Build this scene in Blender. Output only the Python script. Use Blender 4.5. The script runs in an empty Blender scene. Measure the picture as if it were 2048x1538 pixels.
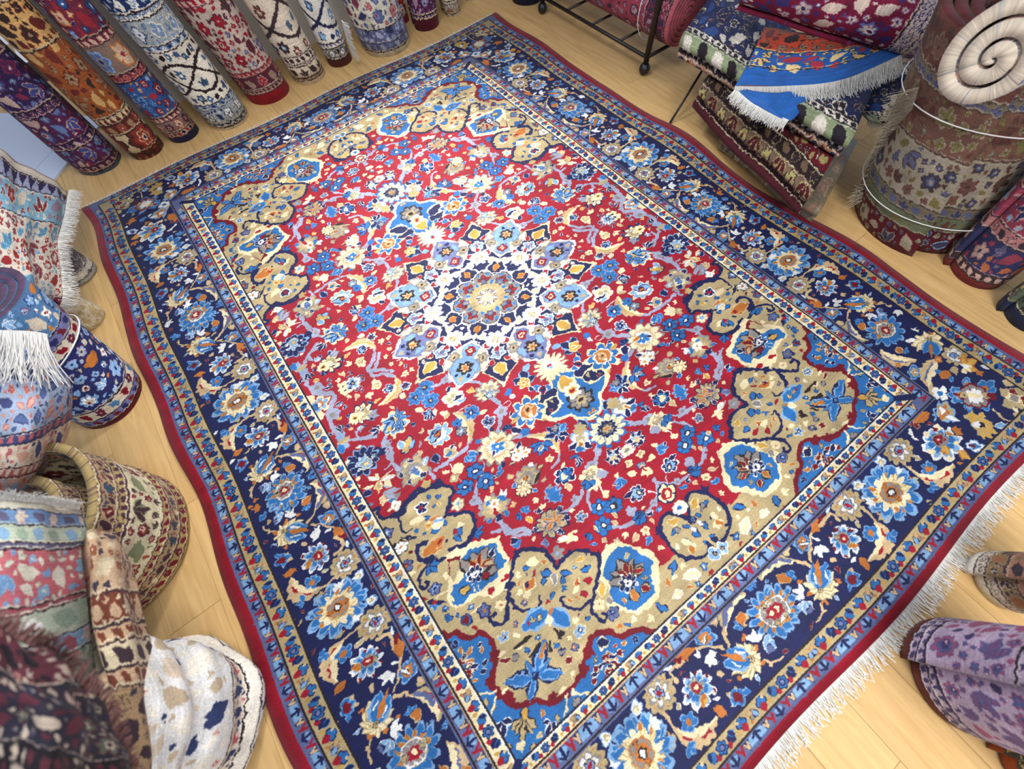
import bpy, math, random
import numpy as np
# ---------------------------------------------------------------- camera, world, lights, exposure
scene = bpy.context.scene
cam_data = bpy.data.cameras.new('camera'); cam = bpy.data.objects.new('camera', cam_data); scene.collection.objects.link(cam)
from mathutils import Matrix, Vector
cam.matrix_world = Matrix(((0.796529,0.567740,-0.207876,-0.593007),(-0.602003,0.712923,-0.359629,-1.190109),(-0.055977,0.411597,0.909645,1.652822),(0.000000,0.000000,0.000000,1.000000)))
cam_data.sensor_width = 36.0; cam_data.lens = 14.1271; cam_data.clip_start = .02
cam_data.dof.use_dof = True; cam_data.dof.focus_distance = 2.2; cam_data.dof.aperture_fstop = 1.5
scene.camera = cam
world = bpy.data.worlds.new('World'); scene.world = world; world.use_nodes = True
world.node_tree.nodes['Background'].inputs[0].default_value = (.80, .86, 1.0, 1)
world.node_tree.nodes['Background'].inputs[1].default_value = .30
def ceiling_lamp(name, loc, size, power, color):
    d = bpy.data.lights.new(name, 'AREA'); d.shape = 'RECTANGLE'; d.size, d.size_y = size; d.energy = power; d.color = color
    o = bpy.data.objects.new(name, d); o.location = loc; scene.collection.objects.link(o); return o
def spot_lamp(name, loc, target, power, angle, color, radius=.12, blend=.9):
    d = bpy.data.lights.new(name, 'SPOT'); d.energy = power; d.spot_size = math.radians(angle); d.spot_blend = blend; d.shadow_soft_size = radius; d.color = color
    o = bpy.data.objects.new(name, d); o.location = loc; o.rotation_euler = (Vector(target)-Vector(loc)).to_track_quat('-Z', 'Y').to_euler(); scene.collection.objects.link(o); return o
spot_lamp('track_spotlight', (.85, 2.45, 2.7), (-.05, .30, 0), 330, 68, (1, .97, .93), .22, 1.0)
ceiling_lamp('ceiling_light_panel', (.15, -2.7, 2.6), (.9, .9), 44, (1, .95, .88))
ceiling_lamp('ceiling_light_panel', (-.3, .6, 2.75), (1.2, 1.2), 26, (1, .97, .93))
scene.view_settings.view_transform = 'Standard'; scene.view_settings.look = 'None'
scene.view_settings.gamma = 1.0; scene.view_settings.use_curve_mapping = False
scene.view_settings.exposure = 0.98

# ---------------------------------------------------------------- woven pattern rasteriser
PAL = dict(R=(158,14,40), D=(112,6,28), N=(17,26,78), B=(38,108,178), L=(128,170,214), l=(112,122,172), G=(140,134,132),
           C=(238,222,180), W=(234,236,236), T=(182,164,122), O=(188,112,48), Y=(204,160,72), K=(38,26,30), P=(158,164,190),
           M=(92,104,150), S=(206,178,136))
PKEY = list(PAL)
class Cloth:
    """Index raster over [x0,x1] x [y0,y1] metres of woven pattern."""
    def __init__(s, x0, x1, y0, y1, res, ground='R'):
        s.x0, s.y0, s.res = x0, y0, res
        s.w, s.h = int(round((x1-x0)*res)), int(round((y1-y0)*res))
        s.a = np.full((s.h, s.w), PKEY.index(ground), np.uint8)
        s.flip = [(1,1)]
    def win(s, xa, xb, ya, yb):
        i0, i1 = max(0,int((xa-s.x0)*s.res)), min(s.w,int((xb-s.x0)*s.res)+2)
        j0, j1 = max(0,int((ya-s.y0)*s.res)), min(s.h,int((yb-s.y0)*s.res)+2)
        if i1<=i0 or j1<=j0: return None
        X = s.x0+(np.arange(i0,i1)+.5)/s.res; Y = s.y0+(np.arange(j0,j1)+.5)/s.res
        return s.a[j0:j1,i0:i1], X[None,:], Y[:,None]
    def rect(s, c, xa, xb, ya, yb):
        w = s.win(xa,xb,ya,yb)
        if w: w[0][(w[1]>=xa)&(w[1]<xb)&(w[2]>=ya)&(w[2]<yb)] = PKEY.index(c)
    def poly(s, c, pts, only=None):
        for fx, fy in s.flip:
            P = np.asarray(pts,float)*(fx,fy)
            w = s.win(P[:,0].min(),P[:,0].max(),P[:,1].min(),P[:,1].max())
            if not w: continue
            a, X, Y = w; m = np.zeros(a.shape,bool)
            Q = np.roll(P,-1,0)
            for (ax,ay),(bx,by) in zip(P,Q):
                if ay==by: continue
                m ^= ((ay>Y)!=(by>Y)) & (X < (bx-ax)*(Y-ay)/(by-ay)+ax)
            if only: m &= (a==PKEY.index(only))
            a[m] = PKEY.index(c)
    def stroke(s, c, wd, pts, taper=0, smooth=True):
        P = np.asarray(pts,float)
        if smooth and len(P)>2:
            E = np.vstack([2*P[0]-P[1],P,2*P[-1]-P[-2]]); o=[]
            for i in range(1,len(E)-2):
                for k in range(6):
                    t=k/6; o.append(.5*((2*E[i])+(E[i+1]-E[i-1])*t+(2*E[i-1]-5*E[i]+4*E[i+1]-E[i+2])*t*t+(3*E[i]-E[i-1]-3*E[i+1]+E[i+2])*t**3))
            P=np.array(o+[P[-1]])
        n=len(P)-1
        for fx, fy in s.flip:
            for i in range(n):
                p, q = P[i]*(fx,fy), P[i+1]*(fx,fy)
                f=(i+.5)/n; h=.5*wd*(1-taper*f if taper>=0 else 1+taper*abs(2*f-1))
                w = s.win(min(p[0],q[0])-h,max(p[0],q[0])+h,min(p[1],q[1])-h,max(p[1],q[1])+h)
                if not w: continue
                a,X,Y=w; d=q-p; L=max(d@d,1e-12)
                t=np.clip(((X-p[0])*d[0]+(Y-p[1])*d[1])/L,0,1)
                a[(X-p[0]-t*d[0])**2+(Y-p[1]-t*d[1])**2<h*h]=PKEY.index(c)
    def local(s, c, ax, m=1.35):
        """frames (array, x along ax, y across) in units of |ax| for every mirror copy"""
        for fx, fy in s.flip:
            cx, cy, dx, dy = c[0]*fx, c[1]*fy, ax[0]*fx, ax[1]*fy
            R=(dx*dx+dy*dy)**.5
            w=s.win(cx-m*R,cx+m*R,cy-m*R,cy+m*R)
            if not w: continue
            a,X,Y=w; X=X-cx; Y=Y-cy; sg=fx*fy
            x=(X*dx+Y*dy)/R/R; y=sg*(-X*dy+Y*dx)/R/R
            yield a,x,y,np.hypot(x,y),np.arctan2(y,x)
    # --- motifs
    def flower(s, c, ax, n=8, cols='NBLW', rad=(1,.84,.42,.2), cut=.3, sharp=1.0):
        for a,x,y,r,th in s.local(c,ax):
            k=np.abs(np.cos(n*th/2))**sharp
            for i,(q,R) in enumerate(zip(cols,rad)):
                e = R*(1-cut*(1-k)) if i<2 else (R*(1-.25*(1-k)) if i==2 else R)
                a[r<e]=PKEY.index(q)
                if i==1 and n<13: a[(r<e)&(k<.16)]=PKEY.index(cols[0])
    def palm(s, base, tip, n=9, cols='WLBCR', rad=(1,.86,.62,.4,.2), wide=1.0, cut=.28):
        base=np.asarray(base,float); ax=(np.asarray(tip,float)-base)
        c=base+ax*.42; ax=ax*.58
        for a,x,y,r,th in s.local(c,ax):
            y=y/wide; r=np.hypot(x,y); th=np.arctan2(y,x)
            sh=.82+.18*np.cos(th); k=np.abs(np.cos(n*th/2))
            for i,(q,R) in enumerate(zip(cols,rad)):
                e=R*sh*(1-(cut if i<3 else .12)*(1-k))
                xo=0 if i<3 else -.12
                a[np.hypot(x-xo,y)<e]=PKEY.index(q)
                if i in(1,2) and n<12: a[(r<e)&(k<.14)]=PKEY.index(cols[0])
    def leaf(s, base, tip, w=.45, cols='WB', bend=0.0, saw=0):
        base=np.asarray(base,float); ax=np.asarray(tip,float)-base; c=base+ax*.5; ax=ax*.5
        for a,x,y,r,th in s.local(c,ax):
            y=y-bend*(1-x*x)
            h=min(w*1.6,.85)*np.clip(1-np.abs(x)**1.9,0,1)*(1-.2*x)
            if saw: h=h*(1-.3*(np.floor((x+1)*saw)%2))
            for i,q in enumerate(cols):
                k=1-i*(.34 if len(cols)<3 else .3)
                a[(np.abs(y)<h*k)&(np.abs(x)<1-.12*i)]=PKEY.index(q)
    def lobes(s, c, ax, cols='NB', k=3, spread=1.1, w=.4):
        c=np.asarray(c,float); ax=np.asarray(ax,float)
        for i in range(k):
            an=(i-(k-1)/2)*spread*2/max(k-1,1) if k>1 else 0
            f=.85 if abs(an)>.3 else 1
            d=np.array([ax[0]*np.cos(an)-ax[1]*np.sin(an),ax[0]*np.sin(an)+ax[1]*np.cos(an)])*f
            s.leaf(c,c+d,w,cols)
    def sickle(s, p0, p1, p2, w, cols='TCR', saw=True):
        p0,p1,p2=[np.asarray(p,float) for p in (p0,p1,p2)]
        t=np.linspace(0,1,15)[:,None]; P=(1-t)**2*p0+2*t*(1-t)*p1+t*t*p2
        D=np.gradient(P,axis=0); Nn=np.c_[-D[:,1],D[:,0]]; Nn/=np.linalg.norm(Nn,axis=1)[:,None]+1e-9
        if ((p1-(p0+p2)/2)*Nn[7]).sum()<0: Nn=-Nn
        h=w*np.sin(np.pi*np.clip(t,0.02,.98))**.8
        ho=h*(1+(.35*(np.arange(15)%2)[:,None] if saw else 0))
        s.poly(cols[0],np.vstack([P+Nn*ho*.6,(P-Nn*h*.5)[::-1]]))
        s.poly(cols[1],np.vstack([P+Nn*h*.02,(P-Nn*h*.55)[::-1]]))
        if len(cols)>2: s.stroke(cols[2],w*.16,P[3:12]+Nn[3:12]*w*.1,smooth=False)
    def fill(s, ground, box, n, sizes, kinds, seed):
        """small filler motifs wherever the ground is still empty"""
        rng=np.random.default_rng(seed); g=PKEY.index(ground)
        for R in sizes:
            for _ in range(n):
                x,y=rng.uniform(box[0],box[1]),rng.uniform(box[2],box[3])
                i,j,q=int((x-s.x0)*s.res),int((y-s.y0)*s.res),int(R*1.12*s.res)
                if i-q<0 or j-q<0 or i+q>=s.w or j+q>=s.h or (s.a[j-q:j+q+1,i-q:i+q+1]!=g).any(): continue
                an=rng.uniform(0,6.28); d=np.array([np.cos(an),np.sin(an)])*R; c=np.array([x,y]); k=kinds[rng.integers(len(kinds))]
                if k[0]=='f': s.flower(c,d*.9,int(rng.integers(4,7)),k[1],(1,.82,.42,.2),.35)
                elif k[0]=='l': s.leaf(c-d,c+d,.36,k[1],float(rng.uniform(-.4,.4)))
                elif k[0]=='b': s.lobes(c-d*.8,d*1.7,k[1],3,.75,.3)
                elif k[0]=='p': s.palm(c-d,c+d,7,k[1])
    def noise(s, wl, rng):
        m=max(2,int(s.h/(wl*s.res))+3); k=max(2,int(s.w/(wl*s.res))+3)
        z=rng.normal(0,1,(m,k)).astype(np.float32); yj=np.linspace(0,m-1.001,s.h); xi=np.linspace(0,k-1.001,s.w)
        j0=yj.astype(int); i0=xi.astype(int); fy=(yj-j0)[:,None].astype(np.float32); fx=(xi-i0)[None,:].astype(np.float32)
        fy=fy*fy*(3-2*fy); fx=fx*fx*(3-2*fx)
        r0=z[j0]; r1=z[j0+1]
        return (r0[:,i0]*(1-fx)+r0[:,i0+1]*fx)*(1-fy)+(r1[:,i0]*(1-fx)+r1[:,i0+1]*fx)*fy
    def warp(s, seed, amp=.0035, wl=.014):
        """hand-knotted irregularity of the drawn outlines"""
        rng=np.random.default_rng(seed); A=amp*s.res
        J=np.clip(np.arange(s.h)[:,None]+np.rint(A*s.noise(wl,rng)).astype(int),0,s.h-1)
        I=np.clip(np.arange(s.w)[None,:]+np.rint(A*s.noise(wl,rng)).astype(int),0,s.w-1)
        s.a=s.a[J,I]
    def rgb(s, seed=0, rough=1.0, tint=(1,1,1)):
        rng=np.random.default_rng(seed)
        J=np.clip(np.arange(s.h)[:,None]+np.rint(rng.normal(0,.42*rough,s.a.shape)).astype(int),0,s.h-1)
        I=np.clip(np.arange(s.w)[None,:]+np.rint(rng.normal(0,.42*rough,s.a.shape)).astype(int),0,s.w-1)
        pal=np.array([PAL[k] for k in PKEY],np.float32)/255*np.array(tint,np.float32)
        o=pal[s.a[J,I]]
        o*=(1+rng.normal(0,.07,s.a.shape).astype(np.float32)+.05*s.noise(.05,rng))[...,None]
        o*=(1+np.repeat(rng.normal(0,.035,(s.h,1)),s.w,1).astype(np.float32))[...,None]   # dye lots row by row
        return np.clip(o,0,1)

# ---------------------------------------------------------------- the big medallion rug
E_SIDE = (1.0,1.06,1.115,1.415,1.485,1.53,1.578)      # field, cream, lilac, navy, tan, lilac, red edge (across)
E_END  = (1.919,1.963,2.025,2.308,2.372,2.417,2.450)  # the same along the length
def rot(p,a): c,s=np.cos(a),np.sin(a); return np.array([p[0]*c-p[1]*s,p[0]*s+p[1]*c])
def medallion(C):
    C.flip=[(1,1)]
    U=lambda r,a: np.array([r*np.cos(a),r*np.sin(a)])
    o=np.pi/4
    for k in range(8):                       # navy pointed rays between the shields
        a=o*k+o/2
        for w,col in ((1.12,'C'),(1,'N')):
            P=[U(.20,a-.42)]+[U(.36,a-.26*w),U(.41,a-.20*w),U(.45,a-.12*w),U(.485,a-.17*w),U(.515,a-.09*w),U(.57*(1+.05*(w-1)*8),a),U(.515,a+.09*w),U(.485,a+.17*w),U(.45,a+.12*w),U(.41,a+.20*w),U(.36,a+.26*w),U(.20,a+.42)]
            C.poly(col,P)
    C.flower((0,0),(.37,0),16,'NNNN',(1,.9,.8,.7),.08)
    for k in range(8):
        a=o*k+o/2; e=U(1,a); f=U(1,a+np.pi/2)
        C.leaf(U(.44,a),U(.53,a),.5,'CY'); C.leaf(U(.415,a)+f*.03,U(.45,a)+f*.05,.5,'CR'); C.leaf(U(.415,a)-f*.03,U(.45,a)-f*.05,.5,'CR')
        C.flower(U(.385,a),e*.042,5,'WLRW',(1,.8,.45,.2)); C.leaf(U(.40,a),U(.355,a),.5,'WM')
        for sg in (-1,1):
            C.leaf(U(.30,a)+f*sg*.012,U(.335,a)+f*sg*.075,.42,'WR'); C.leaf(U(.36,a)+f*sg*.05,U(.345,a)+f*sg*.09,.6,'CY'); C.leaf(U(.40,a)+f*sg*.05,U(.43,a)+f*sg*.075,.5,'WC')
        C.palm(U(.235,a),U(.345,a),7,'WWCWS',(1.05,.9,.5,.35,.2)); C.leaf(U(.28,a),U(.32,a),.5,'OC'); C.leaf(U(.335,a),U(.375,a),.5,'WR')
    for k in range(8):                       # blue shields
        a=o*k; f=U(1,a+np.pi/2)
        def sh(g,ex):
            L=[(.285,0),(.315,.04),(.345,.078),(.38,.1),(.43,.104),(.46,.094),(.47,.074),(.50,.064),(.53,.028),(.56,0)]
            P=[]
            for r,w in L: P.append(U(.43+(r-.43)*g,a)+f*(w*g+ex))
            for r,w in L[::-1]: P.append(U(.43+(r-.43)*g,a)-f*(w*g+ex))
            return P
        C.poly('W',sh(1.05,.004)); C.poly('C',sh(.97,-.002))
        for sg in (-1,1):
            C.flower(U(.385,a)+f*sg*.075,U(.036,a),6,'GGTK',(1,.85,.5,.2)); C.leaf(U(.44,a)+f*sg*.085,U(.48,a)+f*sg*.06,.5,'GT')
        P=[U(.30,a),U(.325,a)+f*.04,U(.36,a)+f*.04,U(.385,a)+f*.025,U(.41,a)+f*.065,U(.45,a)+f*.08,U(.48,a)+f*.062,U(.515,a)+f*.035,U(.545,a)]
        P=P+[U(.515,a)-f*.035,U(.48,a)-f*.062,U(.45,a)-f*.08,U(.41,a)-f*.065,U(.385,a)-f*.025,U(.36,a)-f*.04,U(.325,a)-f*.04]
        C.poly('M',[U(.43,a)+(p-U(.43,a))*1.04 for p in P]); C.poly('L' if k%2 else 'l',P)
        for sg in (-1,1): C.leaf(U(.40,a)+f*sg*.05,U(.47,a)+f*sg*.055,.42,'lL'); C.leaf(U(.48,a)+f*sg*.03,U(.505,a)+f*sg*.03,.5,'NN')
        C.flower(U(.445,a),U(.042,a),6,'KTTY',(1,.72,.4,.2),.35); C.flower(U(.445,a),U(.042,a),6,'KSSO',(1,.62,.4,.25),.55)
        C.flower(U(.345,a),U(.032,a),4,'DRCR',(1,.8,.45,.2)); C.leaf(U(.495,a),U(.535,a),.5,'LT')
    for k in range(8):                       # black trefoils with a gold bud, cream hooks
        a=o*k; f=U(1,a+np.pi/2)
        for sg in (-1,1):
            C.leaf(U(.225,a)+f*sg*.02,U(.28,a)+f*sg*.055,.5,'WC'); C.leaf(U(.19,a)+f*sg*.01,U(.215,a)+f*sg*.05,.5,'CW')
        C.flower(U(.205,a),U(.062,a),3,'WWNN',(1,.9,.78,.5),.35); C.leaf(U(.235,a),U(.18,a),.45,'YO')
        C.leaf(U(.235,a),U(.275,a),.6,'WC')
    C.flower((0,0),rot((.19,0),o/2),8,'WKGT',(1.04,.98,.95,.6),.25)
    for k in range(8):
        a=o*k+o/2; f=U(1,a+np.pi/2)
        C.lobes(U(.115,a),U(.05,a),'KR',3,1.0,.4); C.flower(U(.113,a),U(.022,a),5,'KMGG')
        C.leaf(U(.09,a+o/2),U(.12,a+o/2),.6,'LB'); C.leaf(U(.065,a),U(.10,a),.5,'YS')
        for sg in (-1,1): C.leaf(U(.15,a)+f*sg*.03,U(.17,a)+f*sg*.015,.5,'LB')
    C.flower((0,0),(.085,0),16,'TSTS',(1,.9,.7,.6),.15)
    for k in range(8): C.leaf(U(.028,o*k),U(.062,o*k),.5,'NW')
    C.flower((0,0),(.028,0),8,'CCSC',(1,.9,.5,.3),.1)
def play(C, ops, xf=None, keep=None):
    """replay digitised motif records; xf maps the points first"""
    for mode,op,pts,*r in ops:
        P=np.array(pts,float)
        if keep and not keep(P.mean(0)): continue
        if xf: P=xf(P)
        if op=='flower': n,cols,rad,cut,sharp=r; C.flower(P[0],P[1]-P[0],n,cols,rad,cut,sharp)
        elif op=='palm': n,cols,rad,wide,cut=r; C.palm(P[0],P[1],n,cols,rad,wide,cut)
        elif op=='leaf': w,cols,bend,saw=r; C.leaf(P[0],P[1],w,cols,bend,saw)
        elif op=='lobes': cols,n,sp,w=r; C.lobes(P[0],P[1]-P[0],cols,n,sp,w)
        elif op=='sickle': C.sickle(P[0],P[1],P[2],r[0],r[1])
        elif op=='stroke':
            if r[1]>0: C.stroke(r[0],r[1],P,r[2])
        elif op=='poly': C.poly(r[0],P)
def guard_flowers(C, put, a0, a1, w, per=.292):
    """floral guard: sequence flower - bud - leaf - round - leaf - bud; put(a,b) maps along/across to cloth"""
    n=max(1,int(round((a1-a0)/per))); per=(a1-a0)/n
    q=lambda a,b: np.array(put(a,b))
    for i in range(n):
        c=a0+per*(i+.5)
        for sg in (-1,1):
            z=lambda da,b: q(c+sg*da*per/.292,b*w)
            C.leaf(z(.03,.3),z(.055,.75),.5,'NB' if sg>0 else 'NN'); C.leaf(z(.045,.15),z(.06,.6),.4,'BN')
            C.leaf(z(.022,.85),z(.034,.55),.5,'RR'); C.leaf(z(.07,.8),z(.078,.5),.5,'TY')
            C.flower(z(.098,.42),z(.098,.78)-z(.098,.42),4,'NBBB',(1,.8,.5,.3)); C.leaf(z(.098,.45),z(.104,.92),.55,'RR'); C.leaf(z(.082,.2),z(.09,.35),.5,'CS')
        C.flower(q(c,.5*w),q(c,.88*w)-q(c,.5*w),6,'NBNl',(1,.8,.5,.3))
        e=a0+per*i
        C.leaf(q(e-.012,.3*w),q(e+.014,.75*w),.5,'KG'); C.leaf(q(e,.5*w),q(e+.018,.2*w),.5,'OT'); C.leaf(q(e-.004,.4*w),q(e-.016,.8*w),.5,'NL'); C.leaf(q(e+.012,.7*w),q(e+.022,.85*w),.6,'OO')
def guard_arrows(C, put, a0, a1, w, per=.208):
    n=max(1,int(round((a1-a0)/per))); per=(a1-a0)/n
    q=lambda a,b: np.array(put(a,b*w))
    for i in range(n):
        e=a0+per*i; h=per/2
        L=h*.34
        C.poly('L',[q(e+h*1.0-L,.2),q(e+h*1.0+L,.2),q(e+h*1.0+L,.8),q(e+h-L,.8)])
        for j,dr in ((0,1),(1,-1)):
            c=e+h*(j+.5) if False else e+h*j+h*.0+ (0 if j==0 else h*.0)
            c=e+h*.5*0+h*j
            y0,y1=(.22,.8) if dr>0 else (.8,.22)
            if j==0: C.flower(q(c,.5),q(c,.88)-q(c,.5),6,'LLLL')
            C.stroke('N',.010,[q(c,y0),q(c,y1)],smooth=False); m=(y0+y1*2)/3
            C.stroke('N',.008,[q(c-h*.15,m),q(c,y1)],smooth=False); C.stroke('N',.008,[q(c+h*.15,m),q(c,y1)],smooth=False)
        for sg in (-1,1):
            c=e+sg*h*.33
            C.stroke('R',.010,[q(c-h*.08,.25),q(c,.75)],smooth=False); C.stroke('R',.008,[q(c+h*.12,.2),q(c,.55)],smooth=False)
            c=e+h+sg*h*.42
            C.poly('N',[q(c-h*.14,.2),q(c+h*.14,.2),q(c+h*.02,.85),q(c-h*.02,.85)]); C.stroke('S',.009,[q(c-h*.06,.32),q(c,.68)],smooth=False); C.stroke('S',.007,[q(c+h*.08,.32),q(c,.62)],smooth=False)
def big_rug(OPS, SECT, res=560):
    y1=2.52
    C=Cloth(-1.6,1.6,-y1,y1,res,'R')
    SY,EY=E_SIDE,E_END
    C.flip=[(1,1),(-1,1),(1,-1),(-1,-1)]
    play(C,OPS[SECT['spandrel']:SECT['field']])
    play(C,OPS[SECT['field']:SECT['module']])
    medallion(C)
    C.flip=[(1,1),(-1,1),(1,-1),(-1,-1)]
    fb=(.0,1.0,0,1.9)
    C.fill('R',fb,900,(.045,.032),[('p','NBLWC'),('f','NBWC'),('b','WN'),('b','CC'),('p','CTSCO'),('f','CSCO'),('l','WN'),('b','LB'),('p','GTCSR')],3)
    C.fill('R',fb,2600,(.023,.016),[('l','CC'),('l','CS'),('b','CC'),('l','LB'),('l','WN'),('f','CCTT'),('l','PG'),('b','CT')],4)
    C.fill('T',(0,1,.9,1.92),3500,(.04,.028,.02,.014),[('f','NBLC'),('b','NB'),('l','CO'),('l','WC'),('f','NMOC'),('b','CC'),('l','NB'),('l','SO'),('l','DR')],5)
    C.fill('B',(0,1,.9,1.92),2500,(.03,.02,.014),[('f','KTTC'),('b','KT'),('l','CO'),('l','WN'),('f','CDDC'),('l','CT')],6)
    C.fill('N',(0,.6,0,.6),900,(.022,.014),[('l','WC'),('l','CT'),('f','CWRC'),('l','LB')],7)
    # frame bands, from outside in
    for i,col in ((6,'R'),(5,'M'),(4,'T'),(3,'N')):
        for sg in (-1,1):
            o,n=SY[i],SY[i-1]; 
            C.rect(col,*( (n-.5,o) if False else ((SY[2],SY[6]+.1) if i==6 else (SY[2],o)) ) if sg>0 else ((-SY[6]-.1,-SY[2]) if i==6 else (-o,-SY[2])),-EY[i] if i<6 else -y1,EY[i] if i<6 else y1)
            C.rect(col,-SY[i] if i<6 else -1.6,SY[i] if i<6 else 1.6,*((EY[2],EY[i] if i<6 else y1) if sg>0 else (-EY[i] if i<6 else -y1,-EY[2])))
    mod=OPS[SECT['module']:SECT['moduleend']]; cor=OPS[SECT['corner']:SECT['end']]
    C.flip=[(1,1),(-1,1)]
    half=.655
    endm=lambda sg,mir: (lambda P: np.c_[(1.31-P[:,0]) if mir else P[:,0], sg*np.abs(P[:,1])])
    for sg in (-1,1):
        play(C,mod,endm(sg,True),keep=lambda m:m[0]>.43 )
        play(C,mod,endm(sg,False))
    def side(r,g):      # red star at t=r, gold star at t=g
        k=(g-r)/half
        return lambda P: np.c_[1.265+(np.abs(P[:,1])-2.168), r+P[:,0]*k]
    for r,g in ((-1.664,-.972),(-.328,-.972),(-.328,.305),(.984,.305),(.984,1.63)): play(C,mod,side(r,g))
    cf=[o for o in cor[:SECT['w']]]; cw=cor[SECT['w']:]
    play(C,cf); play(C,cw)
    play(C,cf,lambda P:P*(1,-1),keep=None)
    play(C,cf,lambda P:np.c_[1.265+(-P[:,1]-2.168), 2.168+(P[:,0]-1.265)-.03],keep=lambda m:m[0]<1.1)
    C.fill('N',(0,1.42,-2.32,2.32),2500,(.035,.024),[('b','WW'),('l','LB'),('b','OO'),('l','TS'),('l','WL'),('p','LBOTC'),('f','LMTT'),('b','LB')],8)
    C.fill('N',(1.1,1.42,-2.0,2.0),2500,(.035,.024),[('b','WW'),('l','LB'),('b','OO'),('l','TS'),('l','WL'),('p','LBOTC'),('f','LMTT'),('b','LB')],9)
    C.fill('N',(0,1.42,-2.32,2.32),4000,(.014,),[('l','WW'),('l','OO'),('l','TT'),('l','GD')],10)
    C.warp(11)
    # lilac / cream / tan guards on top so motifs end cleanly
    for sg in (-1,1):
        a,b=sorted((sg*SY[2],sg*SY[0])); C.rect('M',a,b,-EY[2],EY[2]); a,b=sorted((sg*EY[2],sg*EY[0])); C.rect('M',-SY[2],SY[2],a,b)
    for sg in (-1,1):
        a,b=sorted((sg*SY[1],sg*SY[0])); C.rect('C',a,b,-EY[1],EY[1]); a,b=sorted((sg*EY[1],sg*EY[0])); C.rect('C',-SY[1],SY[1],a,b)
    for i,col in ((5,'M'),(4,'T')):
        for sg in (-1,1):
            a,b=sorted((sg*SY[i],sg*SY[i-1])); C.rect(col,a,b,-EY[i],EY[i]); a,b=sorted((sg*EY[i],sg*EY[i-1])); C.rect(col,-SY[i],SY[i],a,b)
    C.flip=[(1,1),(-1,1)]
    for tg in (-1,1):
        w=EY[1]-EY[0]; guard_flowers(C,lambda a,b:(a,tg*(EY[0]+b)),0,1.03,w)
        w=EY[4]-EY[3]; guard_flowers(C,lambda a,b:(a,tg*(EY[3]+b)),0,1.45,w)
        w=EY[2]-EY[1]; guard_arrows(C,lambda a,b:(a,tg*(EY[1]+b)),0,1.08,w)
        w=EY[5]-EY[4]; guard_arrows(C,lambda a,b:(a,tg*(EY[4]+b)),0,1.5,w)
    guard_flowers(C,lambda a,b:(SY[0]+b,a),-EY[0],EY[0],SY[1]-SY[0]); guard_flowers(C,lambda a,b:(SY[3]+b,a),-EY[3],EY[3],SY[4]-SY[3])
    guard_arrows(C,lambda a,b:(SY[1]+b,a),-EY[1],EY[1],SY[2]-SY[1]); guard_arrows(C,lambda a,b:(SY[4]+b,a),-EY[4],EY[4],SY[5]-SY[4])
    for i,c in enumerate(('K','K','K','K','K','M')):      # thin outlines between bands
        x,y=SY[i],EY[i]
        C.stroke(c,.007,[(x,-y),(x,y)],smooth=False); C.stroke(c,.007,[(0,y),(x,y)],smooth=False); C.stroke(c,.007,[(0,-y),(x,-y)],smooth=False)
    for i,c in ((0,'W'),(1,'S'),(3,'T'),(2,'M')):
        x,y=SY[i]+.006,EY[i]+.006
        C.stroke(c,.005,[(x,-y),(x,y)],smooth=False); C.stroke(c,.005,[(0,y),(x,y)],smooth=False); C.stroke(c,.005,[(0,-y),(x,-y)],smooth=False)
    C.stroke('N',.03,[(1.0,-1.919),(1.06,-1.963)],smooth=False); C.stroke('N',.03,[(1.0,1.919),(1.06,1.963)],smooth=False)
    return C


US=[-2.0, -1.0, -0.79, -0.4, 0.0, 0.4, 0.79, 1.0, 2.0]; UO=[0.006, 0.006, 0.0, -0.02, -0.026, -0.02, -0.004, 0.004, 0.004]; VS=[-3.0, -1.6, -1.42, -1.05, -0.7, 0.0, 0.7, 1.05, 1.42, 1.6, 3.0]; VO=[0.002, 0.002, -0.002, -0.02, -0.062, -0.081, -0.066, -0.016, 0.002, 0.025, 0.035]; KT=1.2
def weave_to_floor(s, t):
    """pattern coordinates -> floor metres: the slight irregularity of the hand-made rug"""
    v=t/KT
    return s+np.interp(s,US,UO), v+np.interp(v,VS,VO)

SECT={'spandrel': 0, 'field': 230, 'module': 574, 'moduleend': 696, 'corner': 696, 'end': 781, 'w': 49}
# ---------------------------------------------------------------- scene helpers
random.seed(4); RNG = np.random.default_rng(12)
COL = scene.collection
def link(name, me, parent=None, mat=None, smooth=True):
    o = bpy.data.objects.new(name, me); COL.objects.link(o)
    if parent is not None: o.parent = parent
    if mat is not None and not me.materials: me.materials.append(mat)
    if smooth and len(me.polygons): me.polygons.foreach_set('use_smooth', np.ones(len(me.polygons), bool))
    return o
def tag(o, label=None, cat=None, group=None, kind=None):
    if label: o['label'] = label
    if cat: o['category'] = cat
    if group: o['group'] = group
    if kind: o['kind'] = kind
    return o
def empty(name, loc, label, cat, group=None):
    o = bpy.data.objects.new(name, None); COL.objects.link(o); o.location = loc; o.empty_display_size = .1
    return tag(o, label, cat, group)
def mesh(name, V, Fc, UV=None):
    me = bpy.data.meshes.new(name); me.from_pydata([tuple(map(float, v)) for v in V], [], [tuple(map(int, f)) for f in Fc])
    if UV is not None:
        l = me.uv_layers.new(name='UVMap'); idx = np.empty(len(me.loops), np.int32); me.loops.foreach_get('vertex_index', idx)
        l.data.foreach_set('uv', np.asarray(UV, np.float32)[idx].ravel())
    me.update(); return me
def nodes(name):
    m = bpy.data.materials.new(name); m.use_nodes = True; nt = m.node_tree
    return m, nt, nt.nodes['Principled BSDF']
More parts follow.
